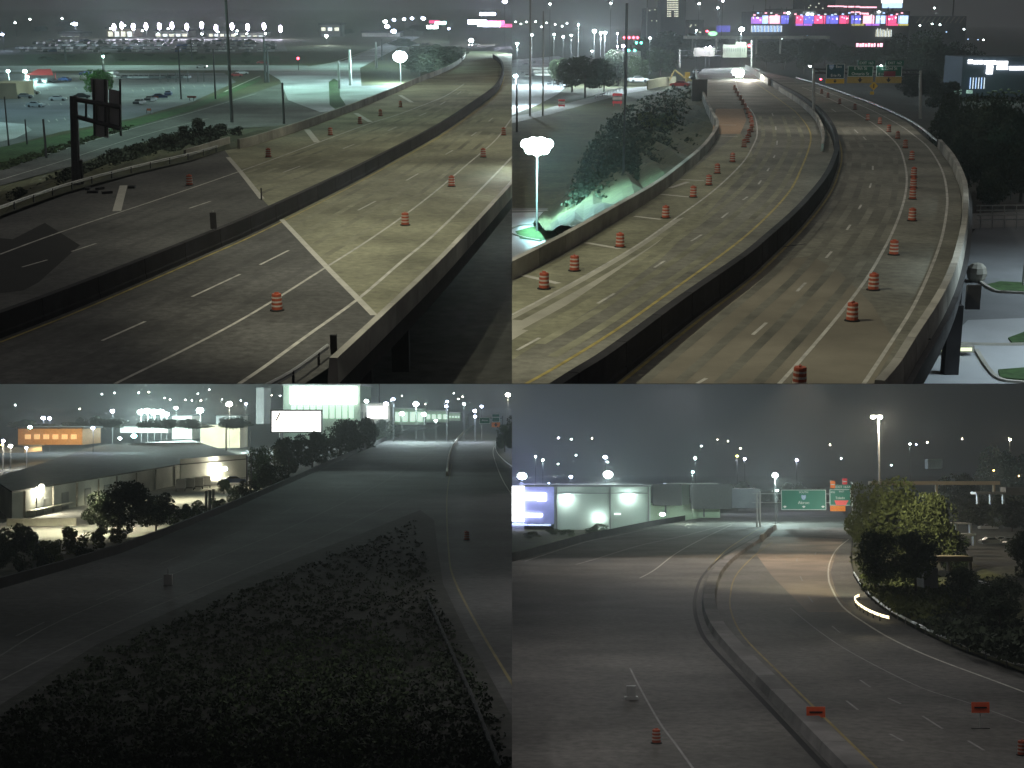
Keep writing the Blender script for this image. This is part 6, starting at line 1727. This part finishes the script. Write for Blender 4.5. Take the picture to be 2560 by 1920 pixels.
ground_cover(q, [(2300, 1560), (2420, 1500), (2560, 1560), (2560, 1660), (2420, 1620)], 500, 0.8, M_leaf_dk, 1.0, name='weeds', seed=32, slope=lambda u, v: 1.2)
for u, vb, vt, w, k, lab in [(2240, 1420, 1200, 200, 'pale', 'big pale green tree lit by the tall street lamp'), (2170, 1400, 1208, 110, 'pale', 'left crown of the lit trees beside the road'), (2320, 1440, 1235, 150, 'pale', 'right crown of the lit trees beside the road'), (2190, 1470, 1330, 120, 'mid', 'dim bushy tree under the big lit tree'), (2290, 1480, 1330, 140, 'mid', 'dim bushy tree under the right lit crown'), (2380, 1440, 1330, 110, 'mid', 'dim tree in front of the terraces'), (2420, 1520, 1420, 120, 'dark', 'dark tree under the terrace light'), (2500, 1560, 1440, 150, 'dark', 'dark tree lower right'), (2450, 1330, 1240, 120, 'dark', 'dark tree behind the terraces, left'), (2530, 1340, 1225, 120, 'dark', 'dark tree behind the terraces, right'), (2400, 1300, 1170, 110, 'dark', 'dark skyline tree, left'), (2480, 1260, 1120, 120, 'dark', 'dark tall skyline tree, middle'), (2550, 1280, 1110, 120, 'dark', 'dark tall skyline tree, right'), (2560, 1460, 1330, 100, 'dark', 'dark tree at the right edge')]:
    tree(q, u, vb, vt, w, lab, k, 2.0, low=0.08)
for i in range(8):
    tree(q, 1850 + i * 30, 1262, random.uniform(1205, 1222), random.uniform(40, 70), 'far dark tree on the skyline behind the green signs', 'dark', y=620, group='far trees behind the green signs')
for u0, v0, u1, v1, yy, lab, m in [(2180, 1203, 2500, 1212, 380, 'long pale flat roof edge above the lit trees', M_wall_tan), (2310, 1392, 2432, 1404, 190, 'pale lit beam on the terraces', M_wall_tan), (2350, 1308, 2430, 1311, 260, 'thin rail on the middle terrace', M_steel), (2440, 1230, 2512, 1236, 330, 'thin dim rail on the upper terrace', M_steel), (2515, 1218, 2640, 1238, 330, 'pale block at the right edge of the terraces', M_wall_grey), (2320, 1148, 2356, 1172, 560, 'dim square board on the skyline', M_wall_grey), (2330, 1335, 2440, 1340, 240, 'second thin rail on the terraces', M_steel), (2310, 1420, 2345, 1470, 188, 'short wall under the terrace beam', M_wall_grey)]:
    mb = MB(); mb.slab(q, u0, v0, u1, v1, yy, 4)
    if v1 - v0 < 20:
        for k in (0.05, 0.5, 0.95):
            u = u0 + (u1 - u0) * k; mb.slab(q, u, v1, u + 4, v1 + 24, yy + 1, 1)
    solo('terrace_structure', mb, m, q, lab, 'structure')
c = q.g(2400, 1445, 3); guard_rail(q, [(2388, 1440), (2440, 1458), (2475, 1470)], 3, 'thin bright rail line on the right terrace', M_steel, 4, h=0.5)
for i, (u, v) in enumerate([(2478, 1362), (2505, 1360), (2525, 1362), (2540, 1366), (2470, 1325)]):
    car(q, q.g(u, v, 3), 0.1, ['silver', 'white', 'silver', 'grey', 'silver'][i], ['leftmost', 'second', 'third', 'rightmost', 'rear'][i] + ' dim parked car on the right terrace', 'cars parked on the terrace', full=False)

# tall street lamp
yl = 330
p = q.P(2196, 1040, yl)
t = thing('street_lamp', 'tall pale street lamp with two heads over the lit trees', 'street lamp', q, (p.x, yl, 2.0))
mb = MB(); mb.tube((0, 0, 0), (0, 0, p.z - 2), 0.34, 0.2, 10); part('pole', mb, M_steel, t, False)
mb = MB(); mb.tube((-1.6, 0, p.z - 2.0), (0.6, 0, p.z - 2.0), 0.1); part('arm', mb, M_steel, t, False)
for dx in (-1.35, 0.3):
    mb = MB(); mb.ball((dx, -0.3, p.z - 2.3), 0.42, 8, (1.2, 1, 0.8)); part('lit_lamp', mb, emit('hot_warm_bulb', (1, 0.9, 0.78), 200) if dx < 0 else bpy.data.materials['hot_warm_bulb'], t, False)
    mb = MB(); mb.box((dx, -0.1, p.z - 1.85), (0.9, 0.9, 0.2)); part('lamp_housing', mb, M_steel_dk, t, False)
light(q, p + Vector((0, -1.5, -1.2)), 26000, (1, 0.86, 0.66), 0.4)
light(q, q.over(2010, 1400, 36), 60000, (1, 0.80, 0.58), 0.5, 110, q.g(2010, 1410, 0))
light(q, q.over(2160, 1500, 24), 30000, (1, 0.93, 0.62), 0.5, 120, q.g(2240, 1440, 0))
light(q, q.over(1700, 1400, 34), 32000, (0.95, 0.93, 0.95), 0.5, 130, q.g(1700, 1430, 0))
light(q, q.over(1850, 1600, 28), 2500, (1, 0.95, 0.9), 0.5, 130, q.g(1850, 1600, 0))

for u, v, r, em, pw, lab in [(1305, 1190, 14, E_white_hot, 140000, 'dazzling blue-white floodlight over the white lit panel'), (1520, 1186, 14, E_white_hot, 90000, 'dazzling white floodlight over the pale hall'), (1357, 1150, 6, E_white, 9000, 'white lamp upper left, lower of a close pair'), (1339, 1141, 5, E_white, 6000, 'white lamp upper left, higher of a close pair'), (1513, 1143, 6, E_blue, 8000, 'blue-white lamp above the dazzling white floodlight'), (1519, 1155, 3, E_white, 2000, 'small lamp just under the blue-white one'), (1396, 1095, 4, E_violet, 3000, 'violet lamp high at the left'), (1428, 1098, 3, E_white, 1500, 'small double lamp high at the left'), (1480, 1096, 3, E_warm, 1500, 'small lamp high left of the middle'), (1738, 1145, 7, E_white, 9000, 'white lamp above a teal one'), (1732, 1180, 7, E_teal, 10000, 'teal lamp below a white one'), (1862, 1147, 7, E_violet, 9000, 'violet-white lamp beside a yellow ball lamp'), (1843, 1140, 7, E_yellow, 2500, 'yellow ball lamp beside a violet one'), (1851, 1121, 3, E_warm, 1500, 'small warm lamp above the yellow ball lamp'), (1938, 1188, 9, E_white_hot, 60000, 'big teal-white lamp left of the wide green sign'), (1943, 1226, 5, E_white, 4000, 'white lamp at the corner of the wide green sign'), (1992, 1150, 7, E_violet, 9000, 'white flat lamp above the wide green sign'), (1753, 1115, 3, E_white, 1500, 'small lamp high above the teal one'), (2075, 1112, 3, E_warm, 1500, 'small lamp high right of the wide sign'), (2275, 1110, 5, E_white, 3000, 'white lamp right of the tall street lamp'), (2290, 1111, 2.5, E_blue, 1000, 'small companion right of the white lamp'), (2318, 1106, 4, E_warm, 2500, 'warm lamp right of the companion pair'), (2525, 1099, 6, E_warm, 9000, 'warm street lamp near the right edge'), (2228, 1163, 3, E_white, 1000, 'tiny lamp just right of the tall lamp pole'), (2103, 1146, 3, E_white, 1000, 'tiny lamp above the red plate'), (1427, 1192, 5, E_blue, 5000, 'blue-white lamp between the two dazzling floodlights'), (1395, 1160, 3, E_white, 1500, 'small lamp left of the middle row'), (1440, 1138, 3, E_white, 1500, 'small flat lamp of the middle row'), (1372, 1208, 3, E_blue, 1500, 'small lamp on the hall roof'), (1820, 1103, 2, E_warm, 800, 'faint pin lamp high in the middle'), (1793, 1099, 2, E_warm, 800, 'faint pin lamp pair high in the middle'), (2405, 1098, 2, E_warm, 800, 'faint pin lamp high at the right'), (2547, 1190, 3, E_amber, 1000, 'amber lamp at the right edge'), (2484, 1176, 4, E_amber, 1500, 'dim orange lit patch at the right')]:
    dep = 585 if v > 1170 and u < 1700 else (470 if v > 1170 else 620)
    lamp(q, u, v, dep, r * (0.85 if 'dazzling' in lab or 'big' in lab else 0.5), em, lab, power=pw, col=(0.42, 0.48, 1.0) if u == 1305 else ((0.75, 1, 0.95) if em in (E_white_hot, E_teal, E_white) else ((0.7, 0.7, 1) if em in (E_blue, E_violet) else (1, 0.85, 0.6))), pr=0.07, pole=r > 4.5)
for x, yy, z, pw in [(8, 88, 18.5, 3600), (32, 92, 18.5, 3000), (6, 128, 19, 4200), (40, 130, 19, 3200), (62, 150, 20, 2000)]:  # weak fills with no fixtures, added to brighten the lower carriageways
    light(q, (x, yy, z), pw, (1, 0.96, 0.93), 0.5, 150, (x, yy, 0), 0.8)

# lettering becomes plain geometry
bpy.context.view_layer.update()
dg = bpy.context.evaluated_depsgraph_get()
for o in [o for o in S.objects if o.type == 'FONT']:
    me = bpy.data.meshes.new_from_object(o.evaluated_get(dg))
    n = bpy.data.objects.new('lettering', me)
    COL.objects.link(n)
    n.parent = o.parent
    n.matrix_local = o.matrix_local.copy()
    OWN[n.name] = OWN[o.name]
    bpy.data.objects.remove(o)

# neighbours that look alike are told apart by their order
for grp in ('trees behind the parapet', 'bushes on the grass bank', 'far skyline trees', 'lamps above the car lot', 'bushes along the embankment', 'posts of the car park fence', 'lamps at the left end of the near lot', 'lamps at the top of the upper street', 'trees left of the far gantry', 'trees behind the green signs', 'trees right of the broad parapet', 'far trees between the factories', 'far trees behind the green signs', 'bushes along the pale hall', 'bushes at the foot of the store', 'posts at the yard corner', 'pale shrubs at the yard edge', 'green shrubs at the yard edge', 'dark shrubs at the yard edge', 'cars parked in the near lot'):
    ms = [o for o in S.objects if o.get('group') == grp and o.parent is None]
    labs = {}
    for o in ms:
        labs.setdefault(o['label'], []).append(o)
    for lab, os_ in labs.items():
        if 1 < len(os_) <= 20:
            os_.sort(key=lambda o: (lambda p: p.x / max(1e-3, -p.z))(CM.inverted() @ o.matrix_world.translation))
            for i, o in enumerate(os_):
                o['label'] = '%s, %s' % (lab, 'leftmost' if i == 0 else ('rightmost' if i == len(os_) - 1 else ordinal(i) + ' from the left'))

# ------------------------------------------------------------------ haze round everything
def build_haze():
    inv = [v.M for v in (TL, TR, BL, BR)]
    mb = MB(); mb.box((0, 4500, 850), (14000, 11000, 3400))
    me = mb.mesh('haze', [])
    o = bpy.data.objects.new('haze', me)
    COL.objects.link(o)
    o['kind'] = 'stuff'
    m = bpy.data.materials.new('haze'); m.use_nodes = True
    n = m.node_tree; n.nodes.clear()
    out = n.nodes.new('ShaderNodeOutputMaterial')
    pv = n.nodes.new('ShaderNodeVolumePrincipled')
    pv.inputs['Color'].default_value = (0.85, 0.9, 0.92, 1)
    pv.inputs['Density'].default_value = HAZE_DENSITY
    pv.inputs['Anisotropy'].default_value = 0.3
    n.links.new(pv.outputs[0], out.inputs['Volume'])
    me.materials.append(m)
    return o


build_haze()

# ------------------------------------------------------------------ each place ends where the next picture begins
bpy.context.view_layer.update()
CI = CM.inverted()
for o in list(S.objects):
    if o.type != 'MESH' or o.name not in OWN:
        continue
    q = OWN[o.name]
    T = CI @ o.matrix_world
    bb = [T @ Vector(c) for c in o.bound_box]
    xs = [p.x * q.sx for p in bb]; ys = [p.y * q.sy for p in bb]
    cutx, cuty = min(xs) < 0, min(ys) < 0
    if not (cutx or cuty):
        continue
    if max(xs) <= 0 or max(ys) <= 0:
        COL.objects.unlink(o) if not o.children else None
        continue
    if o.data.users > 1:
        o.data = o.data.copy()
    bm = bmesh.new(); bm.from_mesh(o.data)
    TI = T.inverted()
    for cut, ax in ((cutx, Vector((q.sx, 0, 0))), (cuty, Vector((0, q.sy, 0)))):
        if not cut:
            continue
        co = TI @ Vector((0, 0, 0))
        no = (T.to_3x3().transposed() @ ax).normalized()
        bmesh.ops.bisect_plane(bm, geom=bm.verts[:] + bm.edges[:] + bm.faces[:], plane_co=co, plane_no=no, clear_inner=True, clear_outer=False)
    bm.to_mesh(o.data); bm.free()
for o in list(S.objects):
    if '_loc' in o:
        del o['_loc']
    if o.type == 'EMPTY' and not o.children:
        bpy.data.objects.remove(o)
